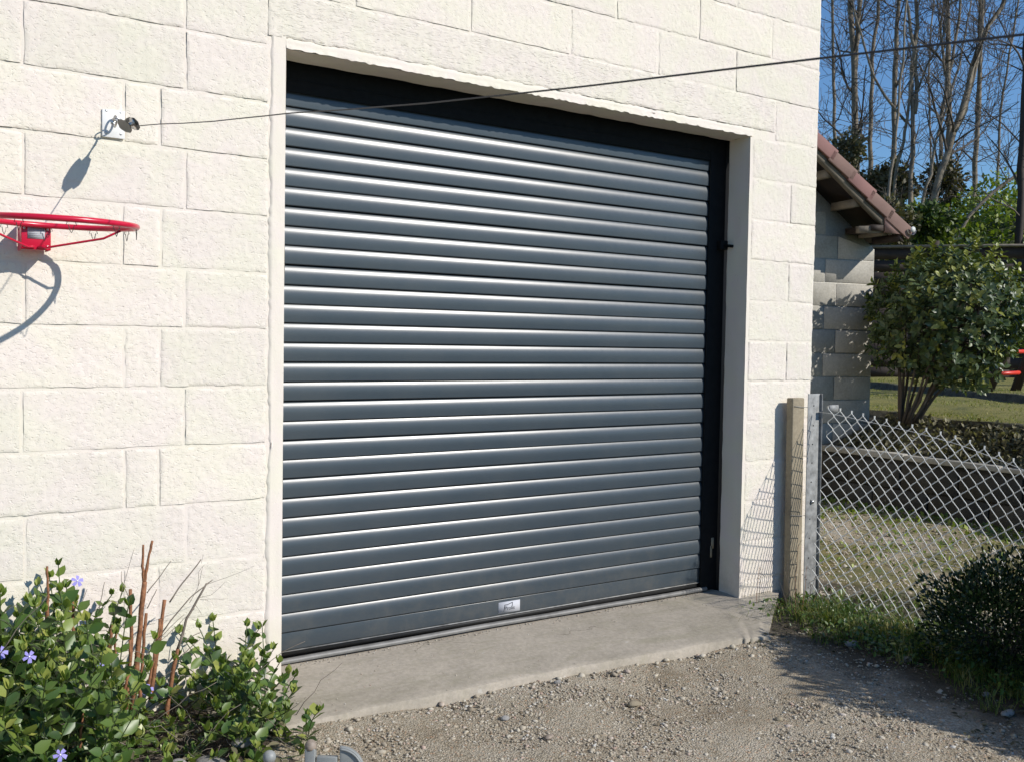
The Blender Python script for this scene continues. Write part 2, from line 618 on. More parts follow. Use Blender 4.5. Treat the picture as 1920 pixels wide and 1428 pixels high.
def mat_lawn():
    mt, nt, P, out = new_mat('mossy_lawn')
    co = coords(nt)
    c = ramp(nt, noise(nt, co, 2.0, 6, .7, .4), [(.3, (.15, .16, .045)), (.5, (.27, .25, .065)), (.68, (.35, .30, .10))])
    s = ramp(nt, noise(nt, co, 60, 5, .75), [(.32, g3(.45)), (.6, g3(1.15))])
    c = mixc(nt, 1.0, c, s, 'MULTIPLY')
    at = N(nt, 'ShaderNodeAttribute', attribute_name='tint')
    soil = ramp(nt, noise(nt, co, 12, 6, .7), [(.35, (.07, .06, .04)), (.6, (.15, .135, .095))])
    c = mixc(nt, at.outputs['Fac'], c, soil)
    nt.links.new(c, P.inputs['Base Color'])
    P.inputs['Roughness'].default_value = .95
    nt.links.new(bump(nt, noise(nt, co, 45, 6, .75), 1.0, .03), P.inputs['Normal'])
    return mt


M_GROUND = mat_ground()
M_LAWN = mat_lawn()
M_HILL = simple('hill_soil', (.06, .075, .03), .95, var=.5, scale=1.5, bmp=.8, bscale=8, bdist=.1)

# ------------------------------------------------------------------ ground, terraces, hill
GZ = -0.745


def gz(x, y):
    """height of the gravel drive"""
    x = np.asarray(x, float)
    y = np.asarray(y, float)
    h = GZ + .010 * np.sin(2.1 * x + 1.3 * y) + .008 * np.sin(5.2 * x - 3.1 * y + 1.0) + .005 * np.sin(11 * x + 7 * y)
    h = h + .03 * np.clip((x - 5.0) / 2, 0, 1) + .016 * np.exp(-((y + .40) / .22) ** 2)
    return h


xs = np.concatenate([[-160, -60, -25, -10, -5, -2, -.5], np.arange(0, 7.1, .05), [7.5, 9, 12, 20, 40, 90, 160]])
ys = np.concatenate([[-160, -70, -30, -12, -7, -5], np.arange(-4, 3.2, .05), [4, 6, 10, 20, 40, 90, 160]])
X, Y = np.meshgrid(xs, ys, indexing='ij')
g = MB()
jit = vnoise(len(xs), len(ys), 60, 60) * .006
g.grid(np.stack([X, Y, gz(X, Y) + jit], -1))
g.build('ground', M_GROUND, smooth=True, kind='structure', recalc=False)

# upper garden: bed behind the retaining wall, two low lawn steps
ty = np.concatenate([[-40, -20, -10, -5, -3], np.arange(-2, 8, .25), [9, 11, 14, 20, 30, 60]])
prof = []  # functions of y -> x, z, tint
lip1 = lambda y: 7.30 + .24 * y
lip2 = lambda y: np.maximum(8.95 + .545 * y, lip1(y) + .8)
cols = [(lambda y: 7.07 + 0 * y, -.30, 1), (lambda y: 7.07 + (lip1(y) - 7.07) * .5, -.17, 1), (lambda y: np.maximum(lip1(y), 7.09), -.05, 1),
        (lambda y: np.maximum(lip1(y), 7.09) + .02, .0, .8), (lambda y: np.maximum(lip1(y), 7.09) + .1, .005, 0),
        (lambda y: (lip1(y) + lip2(y)) / 2, .03, 0), (lambda y: lip2(y) - .05, .045, 0), (lambda y: lip2(y), .05, 1),
        (lambda y: lip2(y) + .02, .115, .8), (lambda y: lip2(y) + .1, .12, 0), (lambda y: lip2(y) + 3, .17, 0), (lambda y: lip2(y) + 7, .22, 0),
        (lambda y: lip2(y) + 60, .3, 0)]
P3 = np.zeros((len(cols), len(ty), 3))
for i, (fx, z, t_) in enumerate(cols):
    wob = .05 * np.sin(ty * 3.1 + i // 3) + .03 * np.sin(ty * 7.7 + i // 3)
    P3[i, :, 0] = fx(ty) + (wob if i > 0 else 0)
    P3[i, :, 1] = ty
    P3[i, :, 2] = z + (.012 * np.sin(ty * 5 + i) if i > 0 else 0)
g = MB()
g.grid(P3)
tint = np.repeat([max(cols[i][2], cols[i + 1][2]) for i in range(len(cols) - 1)], len(ty) - 1)
g.t = [tint.astype(float)]
lawn = g.build('lawn', M_LAWN, kind='structure', recalc=False)

HD = np.array([.84, .54, 0.0])
HT = np.array([.54, -.84, 0.0])


def hill_z(s, t):
    k = np.clip((s - 16.6) / 6.0, 0, 1)
    k = k * k * (3 - 2 * k)
    return .05 + k * (3.0 + .25 * np.sin(t * .5) + .15 * np.sin(t * 1.3)) + np.clip(s - 23, 0, 60) * .02


ss = np.concatenate([np.arange(16.0, 26, .4), [28, 32, 40, 60, 120]])
tt = np.concatenate([[-120, -60, -30], np.arange(-16, 16, .5), [30, 60, 120]])
SS, TT = np.meshgrid(ss, tt, indexing='ij')
ZZ = hill_z(SS, TT) + vnoise(len(ss), len(tt), 12, 30) * .12
P3 = CAM * np.array([1, 1, 0]) + SS[..., None] * HD + TT[..., None] * HT
P3[..., 2] = ZZ
g = MB()
g.grid(P3)
g.build('hill', M_HILL, smooth=True, kind='structure', recalc=True)

# ------------------------------------------------------------------ house
house = thing('house', 'cream painted concrete block wall of the garage building around the roller door', 'house', (1.5, 0, GZ))
OX0, OX1, OZ = 1.302, 3.680, 1.600
HX0, HX1, HZ1, HD_ = -3.0, 4.185, 3.3, 5.0
g = MB()
fy = .0038
xb = [HX0, OX0, OX1, HX1 - .004]
zb = [-1.0, OZ, HZ1]


def quad(a, b, c, d):
    g.add([a, b, c, d], np.array([[0, 1, 2, 3]]))


for i in range(3):
    for k in range(2):
        if i == 1 and k == 0:
            continue
        quad((xb[i], fy, zb[k]), (xb[i + 1], fy, zb[k]), (xb[i + 1], fy, zb[k + 1]), (xb[i], fy, zb[k + 1]))
x1 = xb[3]
quad((x1, fy, -1), (x1, HD_, -1), (x1, HD_, HZ1), (x1, fy, HZ1))
quad((HX0, HD_, -1), (HX0, fy, -1), (HX0, fy, HZ1), (HX0, HD_, HZ1))
quad((x1, HD_, -1), (HX0, HD_, -1), (HX0, HD_, HZ1), (x1, HD_, HZ1))
quad((HX0, fy, HZ1), (x1, fy, HZ1), (x1, HD_, HZ1), (HX0, HD_, HZ1))
g.build('mortar', M_MORTAR, house, recalc=False)


# reveals: painted render, slightly wavy arris
def reveal(name, a, b, n, depth, nrm, along, amp=.0022):
    """face from edge a-b going depth into the wall (+Y)"""
    a, b = np.array(a, float), np.array(b, float)
    t = np.linspace(0, 1, n)
    ny = 8
    P = np.zeros((n, ny, 3))
    nz = vnoise(n, ny, 40, 3)
    for j in range(ny):
        P[:, j] = a + t[:, None] * (b - a)
        P[:, j, 1] = depth * j / (ny - 1)
        P[:, j] += np.array(nrm) * (nz[:, j, None] * amp)
    P[:, 0, 1] = -.001
    mb = MB()
    mb.grid(P)
    return mb.build(name, M_SMOOTH, house, smooth=True, recalc=False)


reveal('jamb_plaster', (OX1, 0, -1), (OX1, 0, OZ), 160, .135, (1, 0, 0), 2)
reveal('jamb_plaster', (OX0, 0, -1), (OX0, 0, OZ), 160, .28, (1, 0, 0), 2)
reveal('soffit_plaster', (OX0, 0, OZ), (OX1, 0, OZ), 240, .135, (0, 0, 1), 0, .0022)
# unseen black boxes added behind the reveals to stop light leaks
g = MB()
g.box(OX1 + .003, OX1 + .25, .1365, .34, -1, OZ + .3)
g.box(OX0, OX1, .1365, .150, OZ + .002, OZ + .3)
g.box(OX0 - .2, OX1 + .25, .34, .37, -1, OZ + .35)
g.build('leak_blocker', M_BLACK, house)

BW, BH, GAP = .5, .2, .010


def block_mesh(w, h, relief=.0055):
    step = .0058
    nx = max(8, int(w / step))
    nz = max(8, int(h / step))
    x = np.linspace(-w / 2, w / 2, nx)
    z = np.linspace(-h / 2, h / 2, nz)
    XX, ZZ_ = np.meshgrid(x, z, indexing='ij')
    ex = vnoise(nx, nz, max(2, nx // 2), max(2, nz // 2)) * .0026 + vnoise(nx, nz, max(2, nx // 6), max(2, nz // 6)) * .0035
    d = np.minimum(np.minimum(XX + w / 2, w / 2 - XX), np.minimum(ZZ_ + h / 2, h / 2 - ZZ_)) + ex
    k = np.clip((d + .001) / .0048, 0, 1)
    k = np.sin(k * math.pi / 2) ** .8
    y = -relief * k
    y += vnoise(nx, nz, max(2, int(w / .12)), 2) * .0012 * k
    y += vnoise(nx, nz, max(3, nx // 2), max(3, nz // 2)) * .0008 * k
    y += vnoise(nx, nz, nx - 2, nz - 2) * .0005 * k
    P = np.stack([XX, y + .0036, ZZ_], -1)
    # wavy outline
    bx = vnoise(nx, nz, max(2, int(w / .05)), 3) * .0018
    P[..., 2] += bx
    P[..., 0] += vnoise(nx, nz, 3, max(2, int(h / .05))) * .0018
    mb = MB()
    mb.grid(P)
    return mb


def place_block(x0, x1, z0, z1, mat=None, name='block', relief=None, gap=GAP):
    w, h = x1 - x0 - gap, z1 - z0 - gap
    if w < .02 or h < .02:
        return
    mb = block_mesh(w, h, relief or random.uniform(.0012, .0030))
    c = np.array([(x0 + x1) / 2, -.0005 + random.uniform(-.0012, .0012), (z0 + z1) / 2])
    rot = random.uniform(-.003, .003)
    V = mb.v[0]
    V2 = V.copy()
    V2[:, 0] = V[:, 0] * math.cos(rot) - V[:, 2] * math.sin(rot)
    V2[:, 2] = V[:, 0] * math.sin(rot) + V[:, 2] * math.cos(rot)
    mb.v[0] = V2 + c
    return mb.build(name, mat or M_BLOCK, house, smooth=True, recalc=False)


EDGE = OX0 - .058          # where the smooth render strip begins
for k in range(-5, 8):     # courses left of the door
    z0, z1 = k * BH, (k + 1) * BH
    odd = (k % 2) == 0
    if odd:
        js = [-.045 - .5 * i for i in range(6, 0, -1)] + [-.045, .255, .755, .868, EDGE]
    else:
        js = [-.045 - .5 * i for i in range(6, 0, -1)] + [-.045, .455, .955, EDGE]
    if odd:
        js = [v - (.2 if v < 0 else 0) for v in js]
    js = [j + random.uniform(-.006, .006) for j in js[:-1]] + [js[-1]]
    js = [max(j, HX0) for j in js]
    for a, b in zip(js[:-1], js[1:]):
        place_block(a, b, z0, z1)
for k in range(-5, 8):     # pier right of the door
    z0, z1 = k * BH, (k + 1) * BH
    if k % 2 == 0:
        place_block(OX1 + .022, 3.985, z0, z1)
        place_block(3.985, HX1, z0, z1)
    else:
        place_block(OX1 + .022, HX1, z0, z1)
# lintel course 8 and courses above
place_block(HX0, -.2, 1.6, 1.8)
for a, b in ((-.2, .3), (.3, .455), (.455, .95), (.95, 1.24)):
    place_block(a, b, 1.6, 1.8)
o = place_block(1.235, 3.86, 1.637, 1.8, M_LINTEL, 'lintel', .0042, .006)
place_block(3.86, HX1, 1.6, 1.8)
for k in range(9, 16):
    z0, z1 = k * BH, (k + 1) * BH
    off = {0: .02, 1: .27}[k % 2]
    js = [HX0] + [q for q in np.arange(HX0 + .3 + off, HX1 - .1, .5)] + [HX1]
    if js[-1] - js[-2] < .15:
        js.pop(-2)
    for a, b in zip(js[:-1], js[1:]):
        place_block(a, b, z0, z1)


# smooth render strips round the opening, ragged outer edge
def strip(x0, x1, z0, z1, rag_left=False, rag_low=False, rag_top=False, name='render_strip'):
    nx = max(4, int((x1 - x0) / .006))
    nz = max(4, int((z1 - z0) / .006))
    nx, nz = min(nx, 420), min(nz, 420)
    x = np.linspace(x0, x1, nx)
    z = np.linspace(z0, z1, nz)
    XX, ZZ_ = np.meshgrid(x, z, indexing='ij')
    P = np.stack([XX, -.0015 + vnoise(nx, nz, max(2, nx // 12), max(2, nz // 12)) * .0008, ZZ_], -1)
    r = vnoise(nx, nz, max(2, nx // 3), max(2, nz // 3))
    r2 = vnoise(nx, nz, max(2, nx // 14), max(2, nz // 14))
    if rag_left:
        P[0, :, 0] += (r[0] * .004 + r2[0] * .006)
        P[0, :, 1] = .006
        P[1, :, 0] += (r[0] * .004 + r2[0] * .006)
    if rag_low:
        P[:, 0, 2] += r[:, 0] * .003 + .002
        P[:, 1, 1] -= np.abs(r[:, 1]) * .004
        P[:, 0, 1] -= np.abs(r[:, 2]) * .004
    if rag_top:
        P[:, -1, 2] += r[:, -1] * .003 + r2[:, -1] * .004
        P[:, -2, 2] += r[:, -1] * .004 + r2[:, -1] * .007
        P[:, -1, 1] = .002
    mb = MB()
    mb.grid(P)
    return mb.build(name, M_SMOOTH, house, smooth=True, recalc=False)


strip(EDGE, OX0, -1.0, OZ + .10, rag_left=True)
strip(OX0 + .0005, OX1 + .02, OZ - .001, OZ + .04, rag_low=True, rag_top=True)
strip(OX1 - .0005, OX1 + .022, -1.0, OZ - .0015)

# plain roof, outside the frame
g = MB()
g.obox(((HX0 + HX1) / 2, 2.3, 3.75), (3.8, 0, 0), (0, 2.75, .55), (0, -.015, .06))
g.build('roof', M_TILE, house)
g = MB()
g.add([(HX1 - .02, .02, HZ1), (HX1 - .02, 4.98, HZ1), (HX1 - .02, 4.98, 4.2), (HX0 + .02, .02, HZ1), (HX0 + .02, 4.98, HZ1), (HX0 + .02, 4.98, 4.2)],
      [np.array([[0, 1, 2]]), np.array([[3, 5, 4]]), np.array([[1, 4, 5, 2]])])
g.build('gable', M_SMOOTH, house)

# ------------------------------------------------------------------ roller door
door = thing('roller_door', 'closed anthracite grey roller shutter garage door with curved horizontal slats', 'garage door', ((OX0 + OX1) / 2, .18, -.67))
PIT = .0737
SY = .172          # crest plane of the slats
zb0 = -.549
tprof = []
n = 18
yy_ = 0.0
for i in range(n):
    t = i / (n - 1)
    tprof.append((yy_, t * (PIT - .0012)))
    tm = t + .5 / (n - 1)
    tl = math.radians(-4 + 33 * max(0, (tm - .10) / .90) ** 2.0)
    yy_ += math.tan(tl) * (PIT - .0012) / (n - 1)
tprof = [(.0125, .0), (.0015, .0005)] + tprof + [(.0135, PIT - .0008), (.0135, PIT)]
xsl = np.linspace(OX0 - .05, OX1 - .055, 2)
nsl = 30
P = np.array([[(x, SY + y, z) for (y, z) in tprof] for x in xsl])
mb = MB()
mb.grid(P)
slat_me = mb.mesh('slat', M_SHUT, smooth=True)
for i in range(nsl):
    o = bpy.data.objects.new('slat', slat_me)
    COL.objects.link(o)
    o.parent = door
    o.matrix_parent_inverse = Matrix.Translation(-door.location)
    o.location = (0, random.uniform(-.0008, .0008), zb0 + i * PIT)
    o.rotation_euler = (random.uniform(-.012, .012), random.uniform(-.0003, .0003), random.uniform(-.0004, .0004))
g = MB()
g.box(OX0 - .05, OX1 - .06, SY + .004, SY + .02, -.621, zb0 - .003)
o = bevel(g.build('bottom_slat', M_SHUT, door), .003)
g = MB()
g.box(OX0 - .05, OX1 - .06, SY + .001, SY + .02, -.6265, -.6235)
g.build('bottom_trim', M_GALV, door)
g = MB()
g.box(OX0 - .05, OX1 - .06, SY + .006, SY + .022, -.646, -.627)
g.build('gasket', M_BLACK, door)
# flexible seal: half-round, slightly wavy
xx = np.linspace(OX0 - .03, OX1 - .065, 60)
P = []
for x in xx:
    w = .003 * math.sin(x * 3.2) + .0015 * math.sin(x * 9)
    row = []
    for a in np.linspace(-.4, math.pi * .62, 9):
        row.append((x, SY - .006 - .013 * math.sin(a) + w * .6, -.659 + .013 * math.cos(a) + w * .25))
    P.append(row)
g = MB()
g.grid(np.array(P))
g.build('rubber_seal', M_RUBBER, door, smooth=True, recalc=False)
for x0, x1_ in ((OX1 - .106, OX1 + .02), (OX0 - .09, OX0 - .005)):
    g = MB()
    g.box(x0, x1_, .160, SY - .003, -.665, OZ + .05)
    g.box(x0 + .03, x1_, SY + .026, SY + .05, -.665, OZ + .05)
    bevel(g.build('guide_rail', M_RAIL, door), .002)
g = MB()  # black panel added to stand in for the shade on the top slats
g.box(OX0 - .03, OX1 - .107, .158, .163, 1.492, OZ + .06)
g.box(OX0 - .03, OX1 - .107, .1555, .158, 1.535, 1.541)
bevel(g.build('top_shade_panel', M_RAIL, door), .001)
g = MB()
g.box(OX1 - .05, OX1 - .002, .130, .1595, 1.055, 1.10)
g.tube([(OX1 - .022, .128, 1.075), (OX1 - .022, .1, 1.072), (OX1 - .004, .094, 1.07)], .008, 8)
bevel(g.build('door_stop', M_RAIL, door), .003)
g = MB()
g.box(OX1 - .045, OX1 - .033, .157, .1595, -.50, -.44)
g.box(OX1 - .040, OX1 - .022, .157, .1595, -.455, -.40)
g.build('flaking_patch', M_POSTC, door)

# sticker with name on the bottom slats
p0 = at_y(935.5, 1144.5, SY - .001)
p1 = at_y(975.5, 1139.5, SY - .001)
sx, sz = .5 * (p0[0] + p1[0]), -.590
sw, sh = .5 * (p1[0] - p0[0]), .0245
g = MB()
g.box(sx - sw, sx + sw, SY + .0022, SY + .0042, sz - sh, sz + sh)
sticker = g.build('sticker', M_PAPER, door)
g = MB()


def stroke(pts, r):
    P = np.array([(sx + a * sw, SY + .0017, sz + b * sh) for a, b in pts])
    for a, b in zip(P[:-1], P[1:]):
        d = (b - a) / (np.linalg.norm(b - a) + 1e-9)
        nn = np.array([-d[2], 0, d[0]]) * r
        e = d * r * .5
        g.add([a - e - nn, b + e - nn, b + e + nn, a - e + nn], np.array([[0, 1, 2, 3]]))


stroke([(-.52, -.75), (-.42, .42), (-.18, .42), (.28, .72), (.28, .15)], .0016)
g.build('logo_mark', M_INK, sticker, recalc=False)


def text_mesh(name, body, size, mat, parent, loc, rot=(math.pi / 2, 0, 0)):
    cu = bpy.data.curves.new(name, 'FONT')
    cu.body = body
    cu.size = size
    cu.align_x = 'CENTER'
    cu.align_y = 'CENTER'
    cu.extrude = .0003
    tmp = bpy.data.objects.new('tmp', cu)
    COL.objects.link(tmp)
    dg = bpy.context.evaluated_depsgraph_get()
    me = bpy.data.meshes.new_from_object(tmp.evaluated_get(dg))
    bpy.data.objects.remove(tmp)
    me.materials.clear()
    me.materials.append(mat)
    o = bpy.data.objects.new(name, me)
    COL.objects.link(o)
    me.transform(Matrix.Translation(loc) @ Matrix.Rotation(rot[0], 4, 'X'))
    if parent:
        o.parent = parent
        o.matrix_parent_inverse = parent_world(parent).inverted()
    return o


text_mesh('lettering', 'Prolis', .024, M_INK, sticker, (sx + .002, SY + .0016, sz - .006))

# ------------------------------------------------------------------ threshold slab
g = MB()
nx = 90
prof = [(.30, -.672), (.20, -.672), (.10, -.676), (0, -.680), (-.15, -.688), (-.31, -.700), (-.343, -.702), (-.350, -.706), (-.353, -.76), (-.355, -.9)]
xx = np.concatenate([np.linspace(OX0 - .30, 3.5, nx), np.linspace(3.52, 3.98, 26)])
P = np.zeros((len(xx), len(prof), 3))
nz_ = vnoise(len(xx), len(prof), 26, 4) * .003
nz2 = vnoise(len(xx), len(prof), 50, 4)
for i, x in enumerate(xx):
    for j, (y, z) in enumerate(prof):
        yy = y
        if j >= 4:
            yy = y - .10 * (x - 2.2) / 1.5 * (1 if x > 2.2 else .25) + nz2[i, j] * .006
        if y > -.001 and (x < OX0 or x > OX1):
            yy = min(y, .001)
        xe = x - max(0, x - 3.1) / .88 * .60 * min(1, max(0, -yy / .45)) + nz2[i, j] * .004
        P[i, j] = (xe, yy, z + nz_[i, j])
g.grid(P)
# end caps
for i, rev in ((0, False), (len(xx) - 1, True)):
    e = P[i]
    base = e.copy()
    base[:, 2] = -.9
    q = np.stack([e, base], 0)
    g.grid(q if rev else q[::-1])
thr = tag(g.build('threshold_slab', M_CONC, smooth=False, recalc=True), kind='structure')

# ------------------------------------------------------------------ washing line bracket, tensioner and wire
br = thing('wall_bracket', 'white square wall plate with steel eye holding the line wire', 'bracket', (.722, 0, 1.255))
g = MB()
a, b = at_y(191, 204, -.004), at_y(234, 262, -.004)
g.box(a[0], b[0], -.0065, -.0005, b[2], a[2])
bevel(g.build('plate', M_WHITE, br), .002)
pc = np.array([(a[0] + b[0]) / 2, -.006, (a[2] + b[2]) / 2 + .005])
g = MB()
g.ring(pc + np.array([.0, -.022, 0]), (0, 1, 0), (0, 0, 1), .018, .0032, 20, 8)
g.lathe(pc + np.array([0, .002, -.0]), (0, -1, 0), [(.009, 0), (.009, .004), (.005, .006)], 10)
g.build('eye', M_STEEL, br, smooth=True)
for dx, dz in ((-.022, .035), (.022, .035), (-.022, -.035), (.022, -.035)):
    g = MB()
    g.lathe(pc + np.array([dx, .001, dz]), (0, -1, 0), [(.004, 0), (.004, .002), (.002, .003)], 8)
    g.build('screw', M_STEEL, br)

A0 = pc + np.array([0, -.04, 0])
T0 = at_y(230, 232, -.13)
T1 = at_y(254, 237, -.235)
wd = np.array([.345, -2.6, -.30])
Aw = T1
B_end = at_y(1920, 65, -2.8)
nrm = np.cross(B_end - Aw, (0, 0, 1.0))
nrm /= np.linalg.norm(nrm)
ten = thing('line_tensioner', 'small dark steel ratchet tensioner hanging between wall eye and wire', 'tensioner', tuple(T0))
g = MB()
g.ring(A0 + np.array([0, -.012, 0]), (1, 0, 0), (0, 1, 0), .014, .0022, 16, 6)
lnk = (T0 - A0)
P = [A0 + np.array([0, -.02, 0]), A0 + lnk * .5 + np.array([.004, 0, .004]), T0]
g.tube(P, .0022, 6)
P = [A0 + np.array([0, -.02, 0]), A0 + lnk * .5 + np.array([-.004, 0, -.006]), T0 + np.array([0, 0, -.01])]
g.tube(P, .0022, 6)
g.build('shackle', M_STEEL, ten, smooth=True)
ax = (T1 - T0)
L_ = np.linalg.norm(ax)
ax = ax / L_
side = np.cross(ax, (0, 0, 1.0))
side /= np.linalg.norm(side)
upv = np.cross(side, ax)
side, upv = side * .45 + upv * .9, upv * .45 - side * .9
g = MB()
pts = [(0, .010), (.15, .016), (.38, .021), (.75, .021), (.95, .010)]
for s_ in (-1, 1):
    V = []
    for t_, hh in pts:
        for q in (-1, 1):
            V.append(T0 + ax * L_ * t_ + side * hh * q * .9 + upv * .012 * s_)
    V = np.array(V)
    V2 = np.concatenate([V, V + upv * .002 * s_])
    F = [np.array([[2 * i, 2 * i + 1, 2 * i + 3, 2 * i + 2] for i in range(4)]), np.array([[10 + 2 * i, 12 + 2 * i, 13 + 2 * i, 11 + 2 * i] for i in range(4)])]
    g.add(V2, F)
g.build('frame', M_DARKSTEEL, ten, recalc=False)
g = MB()
g.lathe(T0 + ax * L_ * .55 - upv * .013, upv, [(.02, 0), (.02, .003), (.009, .004), (.009, .022), (.02, .023), (.02, .026)], 14)
g.build('spool', M_STEEL, ten, smooth=False)
wire_px = [(254, 237), (300, 233), (345, 231.5), (400, 228), (450, 222.5), (500, 217.5), (545, 212.5), (650, 206), (800, 194), (960, 177), (1100, 162), (1250, 144),
           (1400, 126), (1545, 109), (1700, 91), (1800, 79), (1920, 65)]
WP = [at_plane(px, py, Aw, nrm) for px, py in wire_px]
last = WP[-1] - WP[-2]
WP.append(WP[-1] + np.array([.03, -.5, -.06]))
WP.append(WP[-1] + np.array([.1, -1.5, -.17]))
g = MB()
g.tube(WP, .0015, 8)
tag(g.build('line_wire', M_WIRE, smooth=True), 'thin dark wire stretched from the wall plate across the garage door to upper right', 'wire')

# ------------------------------------------------------------------ basketball hoop
hoop = thing('basketball_hoop', 'red metal basketball ring on a bracket without net, cut by left edge', 'basketball hoop', (.49, 0, .88))
HXc, HZc, Hc, Hr, Ht = .508, .907, .309, .2095, -.048


def hp(t, dr=0.0, dz=0.0):
    d = Hc + (Hr + dr) * math.sin(t)
    return np.array([HXc + (Hr + dr) * math.cos(t), -d, HZc + Ht * d + dz])


g = MB()
g.tube([hp(2 * math.pi * i / 72) for i in range(73)], .0088, 10, cap=False)
g.build('ring', M_RED, hoop, smooth=True)
g = MB()
bx0, bx1, bzt, bzb = .440, .522, .908, .828
g.box(bx0, bx1, -.088, -.083, bzb, bzt)
g.box(bx0, bx0 + .005, -.0825, -.006, bzb, bzt)
g.box(bx1 - .005, bx1, -.0825, -.006, bzb, bzt)
g.box(bx0 + .02, bx1 - .02, -.105, -.0885, bzt - .012, bzt + .002)
bevel(g.build('bracket', M_RED, hoop), .0015)
g = MB()
g.box(bx0 + .017, bx1 - .017, -.0895, -.0884, bzb + .033, bzt - .014)
lab = g.build('rating_label', M_PAPER, hoop)
g = MB()
for i in range(5):
    g.box(bx0 + .021, bx1 - .021 - .004 * (i % 2), -.0902, -.0897, bzb + .037 + .0055 * i, bzb + .0385 + .0055 * i)
g.build('print', M_GREYINK, lab)
for s_ in (-1, 1):
    g = MB()
    tq = -.42 if s_ > 0 else math.pi + .42
    e = hp(tq, 0, -.004)
    st = np.array([(bx0 + bx1) / 2 + s_ * .005, -.092, bzb + .008])
    kn = st + (e - st) * .78 + np.array([0, 0, -.014])
    g.tube([st, st + np.array([s_ * .02, -.004, -.001]), kn, e], .0035, 6)
    g.build('brace_rod', M_RED, hoop, smooth=True)
for i in range(10):
    t0 = i * 2 * math.pi / 10 + .33
    g = MB()
    pts = []
    for dt, dz in ((-.05, -.008), (-.062, -.017), (-.035, -.016), (-.018, -.03), (0, -.037), (.018, -.03), (.035, -.016), (.062, -.017), (.05, -.008)):
        pts.append(hp(t0 + dt, 0, dz))
    g.tube(pts, .0011, 5)
    g.build('net_hook', M_DARKSTEEL, hoop, smooth=True)
g = MB()
for dx in (.008, .072):
    for dz in (.012, .07):
        g.lathe((bx0 + dx, -.088, bzb + dz * .9), (0, -1, 0), [(.004, 0), (.004, .003), (.002, .004)], 8)
g.build('bolt', M_STEEL, hoop)
# ------------------------------------------------------------------ chain link fence and posts
post = thing('concrete_post', 'narrow tan concrete fence post standing against the house corner', 'fence post', (3.985, -.1, GZ))
g = MB()
xs_ = []
pt0, pt1 = at_y(1487, 746, -.072), at_y(1509, 744, -.072)
pb0, pb1 = at_y(1481, 1118, -.072), at_y(1503, 1118, -.072)
V = []
for zz, l, r in ((-.95, pb0, pb1), (.30, pt0, pt1)):
    for dx, dy in ((l[0], -.072), (r[0], -.072), (r[0], -.03), (l[0], -.03)):
        V.append((dx, dy, zz if zz < 0 else l[2]))
g.add(V, np.array([(0, 1, 5, 4), (1, 2, 6, 5), (2, 3, 7, 6), (3, 0, 4, 7), (4, 5, 6, 7), (3, 2, 1, 0)]))
bevel(g.build('shaft', M_POSTC, post), .006, 3)
g = MB()
for zz in (.275, -.28):
    a = at_y(1486, 900, -.072)[0] - .003
    b = at_y(1514, 900, -.072)[0]
    g.tube([(a, -.025, zz), (a, -.076, zz + .002), ((a + b) / 2, -.077, zz - .004), (b, -.076, zz - .006), (b + .03, -.079, zz + .004)], .0014, 5)
g.build('tie_wire', M_GALV, post, smooth=True)

gp = thing('steel_angle_post', 'galvanised steel angle post with row of small holes beside the tan post', 'fence post', (4.08, -.11, GZ))
q0, q1 = at_y(1516, 738, -.085), at_y(1538, 736, -.085)
r0, r1 = at_y(1507, 1110, -.085), at_y(1531, 1110, -.085)
g = MB()
V = [(r0[0], -.085, -.95), (r1[0], -.085, -.95), (r1[0], -.081, -.95), (r0[0], -.081, -.95), (q0[0], -.085, q0[2]), (q1[0], -.085, q0[2]), (q1[0], -.081, q0[2]), (q0[0], -.081, q0[2])]
FB = np.array([(0, 1, 5, 4), (1, 2, 6, 5), (2, 3, 7, 6), (3, 0, 4, 7), (4, 5, 6, 7), (3, 2, 1, 0)])
g.add(V, FB)
V = [(r1[0] + .001, -.098, -.95), (r1[0] + .005, -.098, -.95), (r1[0] + .005, -.081, -.95), (r1[0] + .001, -.081, -.95),
     (q1[0] + .001, -.098, q0[2]), (q1[0] + .005, -.098, q0[2]), (q1[0] + .005, -.081, q0[2]), (q1[0] + .001, -.081, q0[2])]
g.add(V, FB)
bevel(g.build('angle_bar', M_GALV, gp), .0012)
holes = [(1526, 760), (1525, 797), (1523.5, 832), (1522.5, 867), (1521, 903), (1520, 937), (1518.5, 972), (1517.5, 1008), (1516, 1045)]
for i, (hx, hy) in enumerate(holes):
    c = at_y(hx, hy, -.0852)
    g = MB()
    g.lathe(c, (0, -1, 0), [(.0042, 0), (.0042, .0005)], 8)
    g.build('hole', M_BLACK, gp)
g = MB()
c = at_y(1550, 766, -.13)
g.box(q1[0] + .006, q1[0] + .075, -.142, -.138, c[2] - .016, c[2] + .02)
g.build('top_bracket', M_GALV, gp)
g = MB()
c = at_y(1523, 940, -.09)
g.lathe(c, (0, -1, 0), [(.010, 0), (.010, .004), (.006, .008)], 8)
g.build('bolt', M_STEEL, gp)

FO = np.array([4.105, -.14, 0])
FU = np.array([.02, -.9998, 0])
FN = np.array([.9998, .02, 0])


def ftop(u):
    return float(np.interp(u, [-.1, .05, .3, .53, .74, .98, 1.03, 1.4, 2.1], [.27, .264, .235, .207, .171, .105, .09, .04, .06]))


